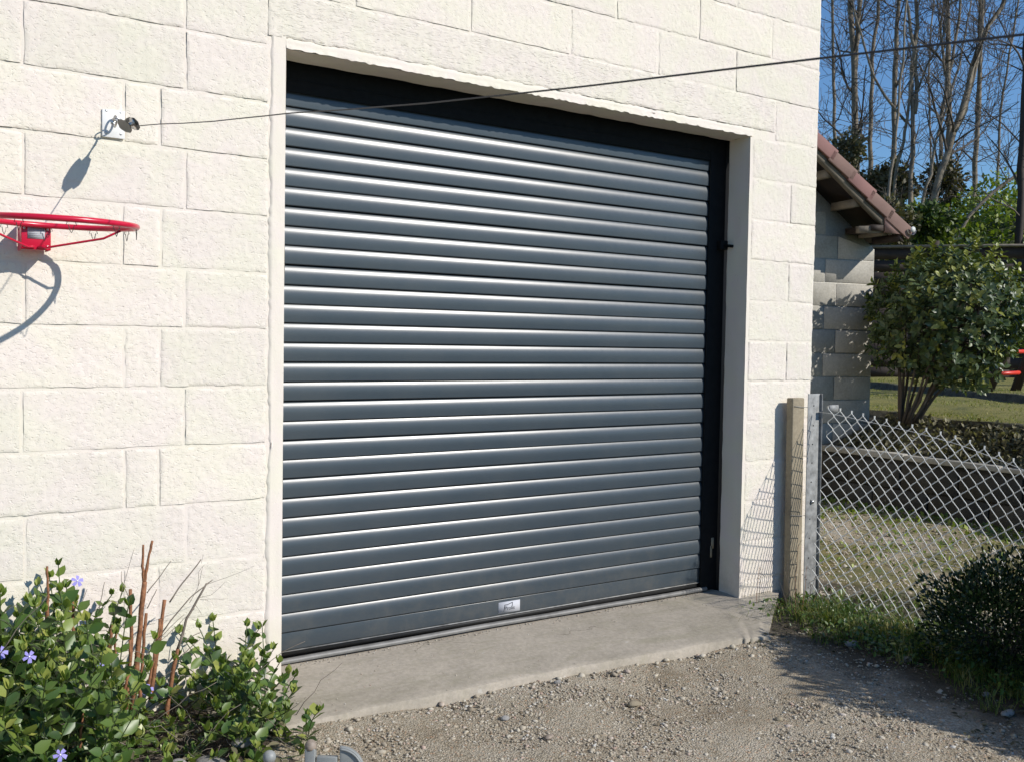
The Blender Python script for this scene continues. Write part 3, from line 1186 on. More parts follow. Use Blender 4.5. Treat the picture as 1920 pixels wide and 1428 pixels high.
fence = thing('chain_link_fence', 'slack galvanised chain link fence running from the house corner to the right', 'fence', (4.17, -.13, GZ))
CELL = .068
nw = 58
def fence_pt(u, z, off=0.0):
    """sagging sheet of mesh"""
    low = max(0.0, .25 - z)
    uu = u + .10 * low * min(u, .25) - .035 * low * low
    bow = .03 * math.sin(z * 2.3 + u * 2) + .012 * math.sin(u * 9 + z * 4)
    p = FO + FU * uu + FN * (off + bow)
    return np.array([p[0], p[1], z - .05 * low * u])


for w in range(nw):
    u0 = .03 + w * CELL / 2
    top = ftop(u0)
    lo = -.73 + .005 * math.sin(w * 1.7)
    ncell = int(round((top - lo) / (CELL / 2)))
    ph = 1 if w % 2 else -1
    pts = []
    for i in range(ncell + 1):
        zz = top - i * CELL / 2
        sgn = ph * (1 if (i % 2 == 0) else -1)
        pts.append(fence_pt(u0 + sgn * (CELL / 4 + .001), ftop(u0 + sgn * CELL / 4) - i * CELL / 2, .0022 * sgn))
    P = [pts[0] + np.array([0, 0, .012])]
    for i, p in enumerate(pts):
        if 0 < i < len(pts) - 1:
            P.append(p + (pts[i - 1] - p) * .12)
            P.append(p + (pts[i + 1] - p) * .12)
        else:
            P.append(p)
    g = MB()
    g.tube(P, .0023, 5, cap=False)
    g.build('wire', M_MESHWIRE, fence, smooth=True)
g = MB()
for zf in (-.35,):
    P = [FO + FU * u + np.array([0, 0, zf + (ftop(u) - .26) * .3 - .02 * math.sin(u * 2)]) for u in np.linspace(-.03, 2.0, 24)]
    g.tube(P, .0013, 5)
P = [FO + FU * u + FN * .004 + np.array([0, 0, ftop(u) - .02]) for u in np.linspace(-.03, 2.0, 24)]
g.tube(P, .0013, 5)
g.build('straining_wire', M_MESHWIRE, fence, smooth=True)
e = FO + FU * 2.05
g = MB()
g.box(e[0] - .03, e[0] + .03, e[1] - .03, e[1] + .03, -.95, .12)
g.build('end_post', M_POSTC, fence)

# ------------------------------------------------------------------ retaining wall
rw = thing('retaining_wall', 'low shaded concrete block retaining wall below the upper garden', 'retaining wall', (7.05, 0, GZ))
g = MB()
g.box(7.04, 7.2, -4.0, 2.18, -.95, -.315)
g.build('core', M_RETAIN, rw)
bl = []
for k, (z0, z1) in enumerate(((-.76, -.55), (-.55, -.34))):
    for i in range(13):
        y1 = 2.15 - i * .5 + (.25 if k % 2 else 0)
        y0 = max(y1 - .5, -4)
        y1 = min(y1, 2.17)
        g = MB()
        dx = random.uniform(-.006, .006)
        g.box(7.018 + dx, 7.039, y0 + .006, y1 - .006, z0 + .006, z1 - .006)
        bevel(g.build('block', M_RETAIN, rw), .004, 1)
for i in range(8):
    y1 = 2.16 - i * .8
    y0 = y1 - .79
    dz = -.008 * i - (.015 if i > 2 else 0)
    g = MB()
    g.box(7.0, 7.13, y0, y1, -.312 + dz * .0, -.262 + dz)
    bevel(g.build('coping', M_SHEDBLOCK, rw), .006)

# ------------------------------------------------------------------ shed
C0 = at_d(1632, 770, 8.85)
EX = np.array([.972, -.233, 0])
EX /= np.linalg.norm(EX)
EY = np.array([-EX[1], EX[0], 0])


def sl(x, y, z):
    return np.array([C0[0], C0[1], 0]) + EX * x + EY * y + np.array([0, 0, z])


shed = thing('garden_shed', 'grey concrete block shed with brown tiled lean-to roof behind the house', 'shed', tuple(sl(0, 0, 0)))


def sbox(mb, x0, x1, y0, y1, z0, z1):
    c = sl((x0 + x1) / 2, (y0 + y1) / 2, (z0 + z1) / 2)
    return mb.obox(c, EX * (x1 - x0) / 2, EY * (y1 - y0) / 2, (0, 0, (z1 - z0) / 2))


SLOPE = math.atan2(.755, 1.015)


def roof_z(x):     # underside of the tiles
    return 1.598 - (x - .095) * math.tan(SLOPE) - .13


XL = -3.0
g = MB()
V = [sl(XL, .012, -1), sl(0, .012, -1), sl(0, .012, roof_z(0) - .08), sl(XL, .012, roof_z(XL) - .08)]
V += [v + EY * 3.2 for v in V]
g.add(V, [FB[[0, 1, 2, 3]], np.array([(4, 7, 6, 5)])])
g.f = []
g.add(np.array(V) * 0 + np.array(V), np.array([(0, 1, 2, 3), (5, 4, 7, 6), (1, 5, 6, 2), (4, 0, 3, 7), (3, 2, 6, 7), (0, 4, 5, 1)]))
g.build('mortar', M_SHEDMORTAR, shed)
zc = at_plane(1632, 490, C0, EY)[2]
bh = (zc - at_plane(1632, 490 + 43.0 * 6, C0, EY)[2]) / 6
bh = .2055
for k in range(-11, 9):
    z0 = zc + k * bh
    z1 = z0 + bh
    js = [-2.9, -2.42, -1.9, -1.41, -.90, -.403, 0.0] if k % 2 == 0 else [-2.9, -2.55, -2.05, -1.54, -1.03, -.53, 0.0]
    if z0 < -.95:
        continue
    for a, b in zip(js[:-1], js[1:]):
        xa, xb_ = a + .005, b - .005
        za, zb_ = z0 + .005, z1 - .005
        lim_a, lim_b = roof_z(xa) - .09, roof_z(xb_) - .09
        if za > lim_a - .02:
            continue
        ta, tb = min(zb_, lim_a), min(zb_, lim_b)
        if tb < za + .01:
            continue
        g = MB()
        dy = random.uniform(-.0015, .0015)
        V = []
        for yy in (dy + .007, .0115):
            V += [sl(xa, yy, za), sl(xb_, yy, za), sl(xb_, yy, tb), sl(xa, yy, ta)]
        g.add(V, np.array([(0, 1, 2, 3), (5, 4, 7, 6), (1, 5, 6, 2), (4, 0, 3, 7), (3, 2, 6, 7), (0, 4, 5, 1)]))
        bevel(g.build('block', M_SHEDBLOCK, shed), .003, 1)
# roof deck and tile courses
dx_, dz_ = math.cos(SLOPE), -math.sin(SLOPE)
DS = EX * dx_ + np.array([0, 0, dz_])          # down-slope
DN = EX * math.sin(SLOPE) + np.array([0, 0, math.cos(SLOPE)])   # roof normal
TOP0 = sl(.095, 0, 1.598)                       # lower end, upper edge of tiles
OV = -.36
LN = .252
for i in range(13):
    c0 = TOP0 - DS * (LN * i + .145) - DN * .012
    # field course: one long strip behind the verge tile
    g = MB()
    cc = c0 + EY * (OV + .17 + 1.6) - DN * (.006)
    g.obox(cc, DS * .16 + DN * -.008, EY * 1.6, DN * .010)
    g.build('tile_course', M_TILE, shed)
    # verge tile: L shaped cover on the gable edge
    g = MB()
    tilt = .062
    ds = DS * math.cos(tilt) + DN * math.sin(tilt)
    dn = DN * math.cos(tilt) - DS * math.sin(tilt)
    ps = c0 + EY * (OV + .008) - DN * .043
    g.obox(ps + dn * .0, ds * .148, EY * .009, dn * .053)
    g.obox(ps + EY * .088 + dn * .046, ds * .148, EY * .078, dn * .008)
    bevel(g.build('verge_tile', M_TILE2 if i in (2, 4, 7) else M_TILE, shed), .006)
g = MB()
c = TOP0 - DS * 1.6 + EY * (OV + .17 + 1.6) - DN * .055
g.obox(c, DS * 1.62, EY * 1.6, DN * .012)
g.build('roof_deck', M_WOODDARK, shed)
g = MB()
c = TOP0 - DS * 1.62 + EY * (OV + .045) - DN * .135
g.obox(c, DS * 1.48, EY * .02, DN * .03)
g.build('barge_rafter', M_WOODGREY, shed)
for xq in (-.16, -.46, -.76, -1.08, -1.4):
    g = MB()
    zq = roof_z(xq) - .075
    sbox(g, xq - .03, xq + .03, OV + .066, .005, zq - .035, zq + .03)
    g.build('purlin_end', M_WOODGREY, shed)
g = MB()
sbox(g, -.33, -.20, OV + .02, .0, 1.575, 1.625)
sbox(g, -.045, .0, OV + .02, -.002, 1.5, 1.56)
g.build('wall_plate', M_WOODDARK, shed)
g = MB()
tri = [at_plane(px, py, sl(0, OV + .01, 0), EY) for px, py in ((1660, 404), (1660, 436), (1695, 440))]
V = [t for t in tri] + [t + EY * .02 for t in tri]
g.add(V, [np.array([(0, 1, 2), (5, 4, 3)]), np.array([(0, 3, 4, 1), (1, 4, 5, 2), (2, 5, 3, 0)])])
g.build('eaves_fascia', M_FASCIA, shed)
g = MB()
tri = [at_plane(px, py, sl(0, OV + .04, 0), EY) for px, py in ((1612, 424), (1612, 437), (1659, 437), (1659, 424))]
V = [t for t in tri] + [t + EY * .05 for t in tri]
g.add(V, np.array([(0, 1, 2, 3), (5, 4, 7, 6), (1, 5, 6, 2), (4, 0, 3, 7), (3, 2, 6, 7), (0, 4, 5, 1)]))
g.build('soffit_beam', M_WOODGREY, shed)
g = MB()
gc = at_plane(1711, 431, sl(0, OV - .02, 0), EY)
a_ = np.linspace(math.pi, 2 * math.pi, 10)
for sgn in (0, 1):
    pass
prof_ = [gc + EX * .045 * math.cos(q) + np.array([0, 0, .045 * math.sin(q)]) for q in a_]
P = np.array([[p + EY * d for p in prof_] for d in (0, 3.2)])
g.grid(P)
g.build('gutter', M_GUTTER, shed, recalc=False)
g = MB()
g.lathe(gc - EY * .004, -EY, [(.026, 0), (.026, .004)], 16)
g.build('gutter_end', M_GUTTER, shed)


# ------------------------------------------------------------------ foliage tools
def leaf_template(kind):
    if kind == 'oval':      # folded leaf with 6 faces, pointed tip
        V = [(0, 0, 0), (.3, .24, .05), (.62, .25, .06), (1, 0, -.06), (.62, -.25, .06), (.3, -.24, .05), (.35, 0, -.02), (.68, 0, -.03)]
        F = [np.array([(0, 6, 1), (0, 5, 6), (7, 3, 2), (7, 4, 3)]), np.array([(6, 7, 2, 1), (5, 4, 7, 6)])]
    elif kind == 'broad':
        V = [(0, 0, 0), (.25, .31, .05), (.6, .30, .06), (1, 0, -.08), (.6, -.30, .06), (.25, -.31, .05), (.3, 0, -.01), (.65, 0, -.03)]
        F = [np.array([(0, 6, 1), (0, 5, 6), (7, 3, 2), (7, 4, 3)]), np.array([(6, 7, 2, 1), (5, 4, 7, 6)])]
    elif kind == 'long':
        V = [(0, 0, 0), (.35, .15, .04), (.65, .15, .03), (1, 0, -.1), (.65, -.15, .03), (.35, -.15, .04), (.38, 0, -.02), (.68, 0, -.04)]
        F = [np.array([(0, 6, 1), (0, 5, 6), (7, 3, 2), (7, 4, 3)]), np.array([(6, 7, 2, 1), (5, 4, 7, 6)])]
    else:                   # small: two triangles
        V = [(0, 0, 0), (.5, .28, .04), (1, 0, 0), (.5, -.28, .04)]
        F = [np.array([(0, 3, 1), (3, 2, 1)])]
    return np.array(V, float), F


def frames(tip, nrm):
    tip = tip / (np.linalg.norm(tip, axis=1)[:, None] + 1e-9)
    s = np.cross(nrm, tip)
    s /= np.linalg.norm(s, axis=1)[:, None] + 1e-9
    n = np.cross(tip, s)
    return tip, s, n


def leaves_mesh(mb, kind, pos, tip, nrm, size, tint):
    T, F = leaf_template(kind)
    a, s, n = frames(tip, nrm)
    V = pos[:, None] + size[:, None, None] * (T[None, :, 0, None] * a[:, None] + T[None, :, 1, None] * s[:, None] + T[None, :, 2, None] * n[:, None])
    m_ = len(pos)
    nv = len(T)
    Fs, ts = [], []
    off = (np.arange(m_) * nv)[:, None, None]
    for f in F:
        Fs.append((f[None] + off).reshape(-1, f.shape[1]))
        ts.append(np.repeat(tint, len(f)))
    base = mb.n
    mb.v.append(V.reshape(-1, 3))
    for f, t_ in zip(Fs, ts):
        mb.f.append(f + base)
        mb.t.append(t_)
    mb.n += m_ * nv


def leaf_objects(kind, mat, parent, pos, tip, nrm, size, tint, name='leaf'):
    """largest leaves as parts of their own, sharing eight meshes"""
    T, F = leaf_template(kind)
    mes = []
    for i in range(8):
        mb = MB()
        W = T.copy()
        W[:, 2] += .05 * np.sin(W[:, 0] * (2 + i * .4)) * (1 if i % 2 else -1)
        mb.add(W, F, tint=(i + .5) / 8)
        mes.append(mb.mesh(name, mat))
    a, s, n = frames(tip, nrm)
    inv = parent_world(parent).inverted()
    order = np.argsort(tint)
    for k in range(len(pos)):
        o = bpy.data.objects.new(name, mes[min(7, int(tint[k] * 8))])
        COL.objects.link(o)
        M = Matrix.Identity(4)
        for r in range(3):
            M[r][0] = a[k, r] * size[k]
            M[r][1] = s[k, r] * size[k]
            M[r][2] = n[k, r] * size[k]
            M[r][3] = pos[k, r]
        o.parent = parent
        o.matrix_parent_inverse = inv
        o.matrix_basis = M


def foliage(parent, kind, mat, pos, tip, nrm, size, tint, nobj=300, name='foliage'):
    d = np.linalg.norm(pos - CAM, axis=1) / size
    # only leaves facing the camera side at the surface: nearest ones
    idx = np.argsort(d)
    sel = idx[:nobj]
    rest = idx[nobj:]
    if nobj:
        leaf_objects(kind, mat, parent, pos[sel], tip[sel], nrm[sel], size[sel], tint[sel])
    if len(rest):
        mb = MB()
        leaves_mesh(mb, kind, pos[rest], tip[rest], nrm[rest], size[rest], tint[rest])
        mb.build(name, mat, parent, recalc=False, kind='stuff')


def resample(P, n, wob):
    P = np.array(P)
    L = np.concatenate([[0], np.cumsum(np.linalg.norm(np.diff(P, axis=0), axis=1))])
    t_ = np.linspace(0, L[-1], n)
    Q = np.stack([np.interp(t_, L, P[:, i]) for i in range(3)], 1)
    Q += RNG.normal(size=Q.shape) * wob
    return Q


def rdir(n, rng=RNG):
    v = rng.normal(size=(n, 3))
    return v / np.linalg.norm(v, axis=1)[:, None]


# ------------------------------------------------------------------ periwinkle bed at the wall
vin = thing('periwinkle_plant', 'green periwinkle with violet flowers growing against the wall left of door', 'plant', (.75, -.25, GZ))


def bed_top(x):
    return np.interp(x, [-.4, .30, .45, .58, .66, .74, .82, .92, 1.0, 1.06, 1.12, 1.22, 1.30, 1.36], [-.10, -.11, -.14, -.13, -.24, -.40, -.50, -.56, -.52, -.40, -.42, -.53, -.62, -.70])


pos, tip, nrm, size, tint = [], [], [], [], []
stems = MB()
for si in range(390):
    x = random.uniform(-.35, 1.21)
    y = random.uniform(-.62, -.03)
    if x > 1.05 and y < -.5:
        continue
    shrink = 1 - .35 * max(0, (-y - .3) / .4)
    top = -.75 + (bed_top(x) + .75) * shrink * random.uniform(.6, 1.02)
    if x > 1.2:
        y = random.uniform(-.35, -.03)
    base = np.array([x + random.uniform(-.06, .06), y + random.uniform(-.04, .06), -.76])
    if .64 < x < .97 and y < -.12:
        top = min(top, random.uniform(-.70, -.58))
    L = max(.06, top - base[2])
    lean = np.array([random.gauss(.0, .10), random.gauss(-.06, .09), 0])
    if x > .95:
        lean[0] = min(lean[0], .03)
    nn = max(4, int(L / .038) + 1)
    P = []
    for i in range(nn):
        t_ = i / (nn - 1)
        p = base + lean * t_ ** 2 + np.array([0, 0, L * (t_ - .12 * t_ * t_) / .88])
        p[1] = min(p[1], -.012)
        P.append(p)
    stems.tube(P, .0016, 4, cap=False)
    ph = random.uniform(0, 3)
    for i in range(1, nn):
        p = P[i]
        d = P[i] - P[i - 1]
        ph += 1.57
        for sgn in (0, math.pi):
            a = ph + sgn
            out = np.array([math.cos(a), math.sin(a), .35 + .5 * (i / nn)])
            if i == nn - 1:
                out[2] += 1.0
            pos.append(p)
            tip.append(out + rdir(1)[0] * .25)
            nrm.append(np.array([.25, -.45, 1.0]) + rdir(1)[0] * .55)
            size.append((.026 + .032 * random.random()) * (.7 if i == nn - 1 else 1))
            tint.append(min(1, max(0, random.gauss(.45, .26) + (.25 if i == nn - 1 else 0))))
    for q in range(3):
        a = random.uniform(0, 6.28)
        pos.append(P[-1])
        tip.append(np.array([math.cos(a) * .5, math.sin(a) * .5, 1.3]))
        nrm.append(np.array([math.cos(a), math.sin(a), .2]))
        size.append(.022 + .012 * random.random())
        tint.append(min(1, random.uniform(.55, .95)))
stems.build('stems', M_STEM, vin, recalc=False, kind='stuff')
pos, tip, nrm, size, tint = map(np.array, (pos, tip, nrm, size, tint))
pos[:, 1] = np.minimum(pos[:, 1], -.012)
foliage(vin, 'broad', M_VINCA, pos[::2], tip[::2], nrm[::2], size[::2], tint[::2])
foliage(vin, 'oval', M_VINCA, pos[1::2], tip[1::2], nrm[1::2], size[1::2], tint[1::2], 0)
for (px, py, y) in ((145, 1088, -.28), (277, 1292, -.42), (2, 1222, -.52), (113, 1414, -.66), (190, 1248, -.50), (55, 1230, -.50)):
    c = at_y(px, py, y)
    toc = (CAM - c) / np.linalg.norm(CAM - c) + np.array([.3, 0, .4])
    toc /= np.linalg.norm(toc)
    u = np.cross(toc, (0, 0, 1.0))
    u /= np.linalg.norm(u)
    w = np.cross(u, toc)
    g = MB()
    r = .017 if px != 190 else .010
    for i in range(5):
        a = i * 2 * math.pi / 5 + px
        d = math.cos(a) * u + math.sin(a) * w
        e = -math.sin(a) * u + math.cos(a) * w
        g.add([c, c + d * r * .55 + e * r * .30, c + d * r * 1.0 + e * r * .38 - toc * .003, c + d * r * 1.05 - e * r * .22, c + d * r * .5 - e * r * .25 + toc * .002],
              np.array([[0, 1, 2, 3, 4]]))
    fl = g.build('flower', M_PETAL, vin, recalc=False)
    g = MB()
    g.lathe(c + toc * .0005, toc, [(.003, 0), (.002, .002)], 6)
    g.build('flower_eye', M_WHITE, fl)

n_ = 420
pp = np.stack([RNG.uniform(.3, 1.15, n_), RNG.uniform(-.75, -.05, n_), RNG.uniform(-.71, -.64, n_)], 1)
g = MB()
leaves_mesh(g, 'oval', pp, rdir(n_), rdir(n_) * .7 + np.array([0, -.2, 1]), RNG.uniform(.015, .04, n_), RNG.uniform(.3, 1, n_))
g.build('dead_leaves', M_BROWNIVY, vin, recalc=False, kind='stuff')
g = MB()
for i in range(70):
    c = np.array([random.uniform(.3, 1.2), random.uniform(-.55, -.1), 0])
    top_ = float(bed_top(c[0])) - .02
    c[2] = random.uniform(-.7, top_ - .1)
    d = rdir(1)[0] * np.array([1, .6, .7]) + np.array([0, 0, .3])
    g.tube(resample([c, c + d * .10 + np.array([0, 0, .02]), c + d * .2], 6, .003), np.linspace(.0014, .0008, 6), 4)
g.build('bare_stems', M_GREYTWIG, vin, recalc=False, kind='stuff')
# soil mound under the bed
xx = np.linspace(-.6, 1.32, 40)
yy = np.linspace(-.85, .02, 24)
XX, YY = np.meshgrid(xx, yy, indexing='ij')
e_ = np.clip(np.minimum(np.minimum(XX + .6, 1.30 - XX) / .25, (YY + .85) / .35), 0, 1)
P = np.stack([XX, YY, -.80 + .11 * e_ ** .6 + vnoise(40, 24, 16, 10) * .012], -1)
g = MB()
g.grid(P)
g.build('flower_bed', M_SOIL, smooth=True, kind='structure', recalc=False)

# pruned shrub canes
cane = thing('pruned_shrub', 'cut back shrub of rusty brown canes standing in the periwinkle', 'shrub', tuple(at_y(270, 1300, -.24)))


def px_path(pts, y):
    out = []
    for q in pts:
        out.append(at_y(q[0], q[1], q[2] if len(q) > 2 else y))
    return out


canes = [([(248, 1340), (258, 1230), (264, 1150), (271, 1090)], -.24, .0085, .0075), ([(269.5, 1092), (267, 1055), (268, 1020)], -.24, .0045, .0036),
         ([(272, 1092), (277, 1050), (285, 1012)], -.24, .0045, .0038), ([(262, 1320), (268, 1220), (274, 1150)], -.235, .006, .005),
         ([(236, 1330), (246, 1230), (246, 1160), (245, 1105)], -.26, .0065, .0045), ([(225, 1320), (242, 1260), (244, 1200)], -.27, .005, .004),
         ([(282, 1310), (293, 1230), (303, 1170), (309, 1124)], -.22, .007, .006), ([(276, 1300), (290, 1225), (300, 1160)], -.23, .005, .004),
         ([(312, 1340), (324, 1260), (334, 1215)], -.2, .0065, .006), ([(205, 1260), (206, 1210), (211, 1172)], -.3, .006, .005),
         ([(88, 1160), (90, 1100), (88, 1062)], -.28, .0045, .0038), ([(136, 1190), (137, 1150), (135, 1112)], -.3, .0045, .0035),
         ([(150, 1400), (153, 1360), (155, 1330)], -.5, .0035, .003), ([(218, 1250), (216, 1210), (218, 1180)], -.3, .004, .003)]
for pts, y, ra, rb in canes:
    Q = resample(px_path(pts, y), 10, .0009)
    g = MB()
    g.tube(Q, np.linspace(ra, rb, 10) * (1 + .12 * RNG.normal(size=10)), 8)
    g.build('cane', M_CANE, cane, smooth=True, recalc=False)
grey = [([(334, 1215), (350, 1160), (372, 1120), (388, 1092)], -.2, .0055, .0035), ([(386, 1095), (398, 1087)], -.2, .0025, .0015),
        ([(318, 1128), (340, 1095), (378, 1048)], -.2, .0028, .002), ([(275, 1110), (300, 1080), (321, 1050)], -.23, .0018, .0012),
        ([(300, 1190), (330, 1150), (360, 1115), (385, 1097)], -.2, .0025, .0018), ([(276, 1140), (294, 1104)], -.24, .0018, .0012),
        ([(345, 1200), (378, 1183)], -.2, .002, .001), ([(338, 1230), (375, 1197)], -.2, .0018, .001),
        ([(185, 1145), (196, 1090)], -.25, .0013, .001), ([(243, 1120), (228, 1090), (227, 1070)], -.26, .0013, .0008),
        ([(215, 1155), (238, 1075), (252, 1026)], -.2, .0009, .0006), ([(385, 1095), (430, 1080), (476, 1061)], -.2, .0008, .0005),
        ([(370, 1120), (395, 1115), (415, 1098), (422, 1090)], -.2, .0008, .0005), ([(372, 1097), (372, 1070), (384, 1057)], -.2, .0008, .0005),
        ([(375, 1123), (400, 1122), (422, 1122)], -.2, .0007, .0005), ([(365, 1130), (378, 1150)], -.2, .0007, .0005),
        ([(360, 1160), (385, 1170), (396, 1162)], -.2, .0007, .0005), ([(290, 1210), (340, 1165), (365, 1140)], -.2, .0012, .0008),
        ([(170, 1150), (200, 1125), (240, 1130)], -.22, .0012, .0008), ([(265, 1240), (300, 1195), (345, 1150)], -.24, .0014, .0009),
        ([(378, 1055), (381, 1038)], -.2, .0006, .0004), ([(355, 1130), (372, 1100), (380, 1062)], -.2, .0009, .0006)]
for pts, y, ra, rb in grey:
    Q = resample(px_path(pts, y), 8, .0006)
    g = MB()
    g.tube(Q, np.linspace(ra, rb, 8), 6)
    g.build('twig', M_GREYTWIG, cane, smooth=True, recalc=False)
# dry litter under the canes
g = MB()
for i in range(420):
    c = at_z(random.gauss(310, 60), random.gauss(1375, 22), -.66)
    c = c + np.array([random.gauss(0, .04), random.gauss(0, .04), random.uniform(-.05, .02)])
    d = rdir(1)[0] * random.uniform(.02, .06)
    d[2] *= .5
    g.tube([c, c + d * .5 + rdir(1)[0] * .004, c + d], .0009, 3, cap=False)
tag(g.build('dry_litter', M_GREYTWIG, recalc=False), kind='stuff')


# ------------------------------------------------------------------ stones and gravel
def rock_template(seed):
    r = np.random.default_rng(seed)
    t_ = (1 + 5 ** .5) / 2
    V = np.array([(-1, t_, 0), (1, t_, 0), (-1, -t_, 0), (1, -t_, 0), (0, -1, t_), (0, 1, t_), (0, -1, -t_), (0, 1, -t_), (t_, 0, -1), (t_, 0, 1), (-t_, 0, -1), (-t_, 0, 1)])
    V /= np.linalg.norm(V, axis=1)[:, None]
    F = np.array([(0, 11, 5), (0, 5, 1), (0, 1, 7), (0, 7, 10), (0, 10, 11), (1, 5, 9), (5, 11, 4), (11, 10, 2), (10, 7, 6), (7, 1, 8), (3, 9, 4), (3, 4, 2), (3, 2, 6), (3, 6, 8), (3, 8, 9),
                  (4, 9, 5), (2, 4, 11), (6, 2, 10), (8, 6, 7), (9, 8, 1)])
    V *= 1 + r.uniform(-.38, .30, (12, 1))
    V *= np.array([1, r.uniform(.6, .95), r.uniform(.35, .6)])
    return V * .5, F


ROCKS = [rock_template(i) for i in range(12)]


def stones(mb, pos, size, tint):
    n_ = len(pos)
    which = RNG.integers(0, 12, n_)
    for w in range(12):
        idx = np.where(which == w)[0]
        if not len(idx):
            continue
        V, F = ROCKS[w]
        a = RNG.random(len(idx)) * 6.28
        til = rdir(len(idx)) * .35 + np.array([0, 0, 1])
        x = np.stack([np.cos(a), np.sin(a), 0 * a], 1)
        xa, ya, za = frames(x, til)
        P_ = pos[idx][:, None] + size[idx][:, None, None] * (V[None, :, 0, None] * xa[:, None] + V[None, :, 1, None] * ya[:, None] + V[None, :, 2, None] * za[:, None])
        Fs = (F[None] + (np.arange(len(idx)) * 12)[:, None, None]).reshape(-1, 3)
        mb.v.append(P_.reshape(-1, 3))
        mb.f.append(Fs + mb.n)
        mb.t.append(np.repeat(tint[idx], 20))
        mb.n += len(idx) * 12


def apron_front(x):
    return -.352 - .10 * (x - 2.2) / 1.5 * np.where(x > 2.2, 1, .25)


g = MB()
n_ = 80000
x = RNG.uniform(.85, 4.6, n_)
y = RNG.uniform(-2.3, -.2, n_)
sz_ = np.clip(RNG.lognormal(math.log(.0064), .55, n_), .003, .036)
# keep what the lane shows: in front of the slab, finer and sparser on the worn track
ok = (y < apron_front(x) - .002) | (x > 4.28)
ok &= ~((x < 1.1) & (y > -.6))
ok &= ~((x > 1.6) & (x < 4) & (y < -1.95))
patch = .5 + .5 * np.sin(x * 3.1 + y * 2.2) * np.sin(x * 1.3 - y * 3.7)
ok &= RNG.random(n_) < (.62 + .38 * patch)
x, y, sz_ = x[ok], y[ok], sz_[ok]
ok = (x < 3.15 + .35 * RNG.random(len(x))) | (x > 4.5) | (RNG.random(len(x)) < .22)
x, y, sz_ = x[ok], y[ok], sz_[ok]
z = gz(x, y) - sz_ * .04
stones(g, np.stack([x, y, z], 1), sz_, np.clip(RNG.normal(.5, .3, len(x)), 0, 1))
# row of coarser stones along the slab edge
n_ = 170
x = RNG.uniform(1.15, 3.7, n_)
y = apron_front(x) - np.abs(RNG.normal(0, .035, n_)) - .006
sz_ = np.clip(RNG.lognormal(math.log(.014), .5, n_), .007, .045)
stones(g, np.stack([x, y, gz(x, y) + sz_ * .2], 1), sz_, np.clip(RNG.normal(.5, .2, n_), 0, 1))
# mortar crumbs along the foot of the door
n_ = 260
x = RNG.uniform(1.35, 3.55, n_)
y = .155 - np.abs(RNG.normal(0, .02, n_))
sz_ = RNG.uniform(.003, .009, n_)
stones(g, np.stack([x, y, np.full(n_, -.672)], 1), sz_, np.clip(RNG.normal(.75, .2, n_), 0, 1))
n_ = 240
x = RNG.uniform(1.15, 3.6, n_)
y = RNG.uniform(-.33, .1, n_)
sz_ = RNG.uniform(.003, .008, n_)
stones(g, np.stack([x, y, -.679 - .022 * np.clip(-y / .33, 0, 1)], 1), sz_, np.clip(RNG.normal(.7, .2, n_), 0, 1))
# beyond the fence
n_ = 9000
x = RNG.uniform(4.3, 7.0, n_)
y = RNG.uniform(-2.0, 3.0, n_)
sz_ = np.clip(RNG.lognormal(math.log(.016), .4, n_), .008, .05)
stones(g, np.stack([x, y, gz(x, y) + sz_ * .05], 1), sz_, np.clip(RNG.normal(.45, .22, n_), 0, .95))
g.build('gravel', M_STONE, recalc=False, kind='stuff')

big = [(1190, 1322, .075, 'long pinkish stone lying beside a small hollow in the gravel', M_POSTC),
       (1046, 1287, .042, 'pale upright stone against the concrete slab edge', M_ROCK),
       (1030, 1390, .05, 'reddish brown stone half sunk in the gravel near bottom edge', M_DOME),
       (945, 1350, .045, 'flat grey stone in the gravel below the door sticker', M_ROCK),
       (1595, 1212, .10, 'weathered grey rock in the shaded weeds below the fence', M_ROCK),
       (1850, 1298, .06, 'pale stone in the shade at the foot of dark shrub', M_ROCK),
       (1800, 1260, .05, 'small grey stone in the shade left of dark shrub', M_ROCK),
       (1700, 1236, .07, 'flat light stone in the weeds beneath the fence mesh', M_ROCK),
       (1460, 1342, .045, 'flat brown stone alone on the sunny gravel right of centre', M_POSTC),
       (1890, 1335, .09, 'broad grey stone at the right edge under dark shrub', M_ROCK)]
for i, (px, py, s_, lab_, mt) in enumerate(big):
    c = at_z(px, py, GZ)
    V, F = rock_template(50 + i)
    c[2] = float(gz(c[0], c[1])) + s_ * .12
    g = MB()
    g.add(V * s_ + c, F)
    o = g.build('stone', mt, smooth=False)
    o.modifiers.new('sub', 'SUBSURF').levels = 2
    o.modifiers['sub'].render_levels = 1
    tag(o, lab_, 'stone')
for i, (px, py, s_, lab_) in enumerate([(283, 1418, .09, 'rounded grey rock at bottom edge under the periwinkle'), (335, 1412, .08, 'grey rock right of the rounded one at bottom edge'),
                                        (395, 1402, .13, 'pale flat slab stone edging the flower bed near bottom'), (455, 1368, .10, 'light grey stone behind the low periwinkle shoots')]):
    c = at_y(px, py, -.56 + .02 * i)
    V, F = rock_template(80 + i)
    g = MB()
    g.add(V * np.array([1, 1, .8]) * s_ + c - np.array([0, 0, s_ * .35]), F)
    o = g.build('edging_rock', M_ROCK)
    o.modifiers.new('sub', 'SUBSURF').levels = 1
    o.modifiers['sub'].render_levels = 1
    tag(o, lab_, 'rock')

# ------------------------------------------------------------------ low metal gate fitting at the bottom of the frame
gd = 2.75
gate = thing('small_metal_gate', 'low grey metal gate with domed post and rounded panel at bottom edge', 'gate', tuple(at_d(582, 1428, gd) * np.array([1, 1, 0]) + np.array([0, 0, GZ])))


def gpt(px, py, dd=gd):
    return at_d(px, py, dd)


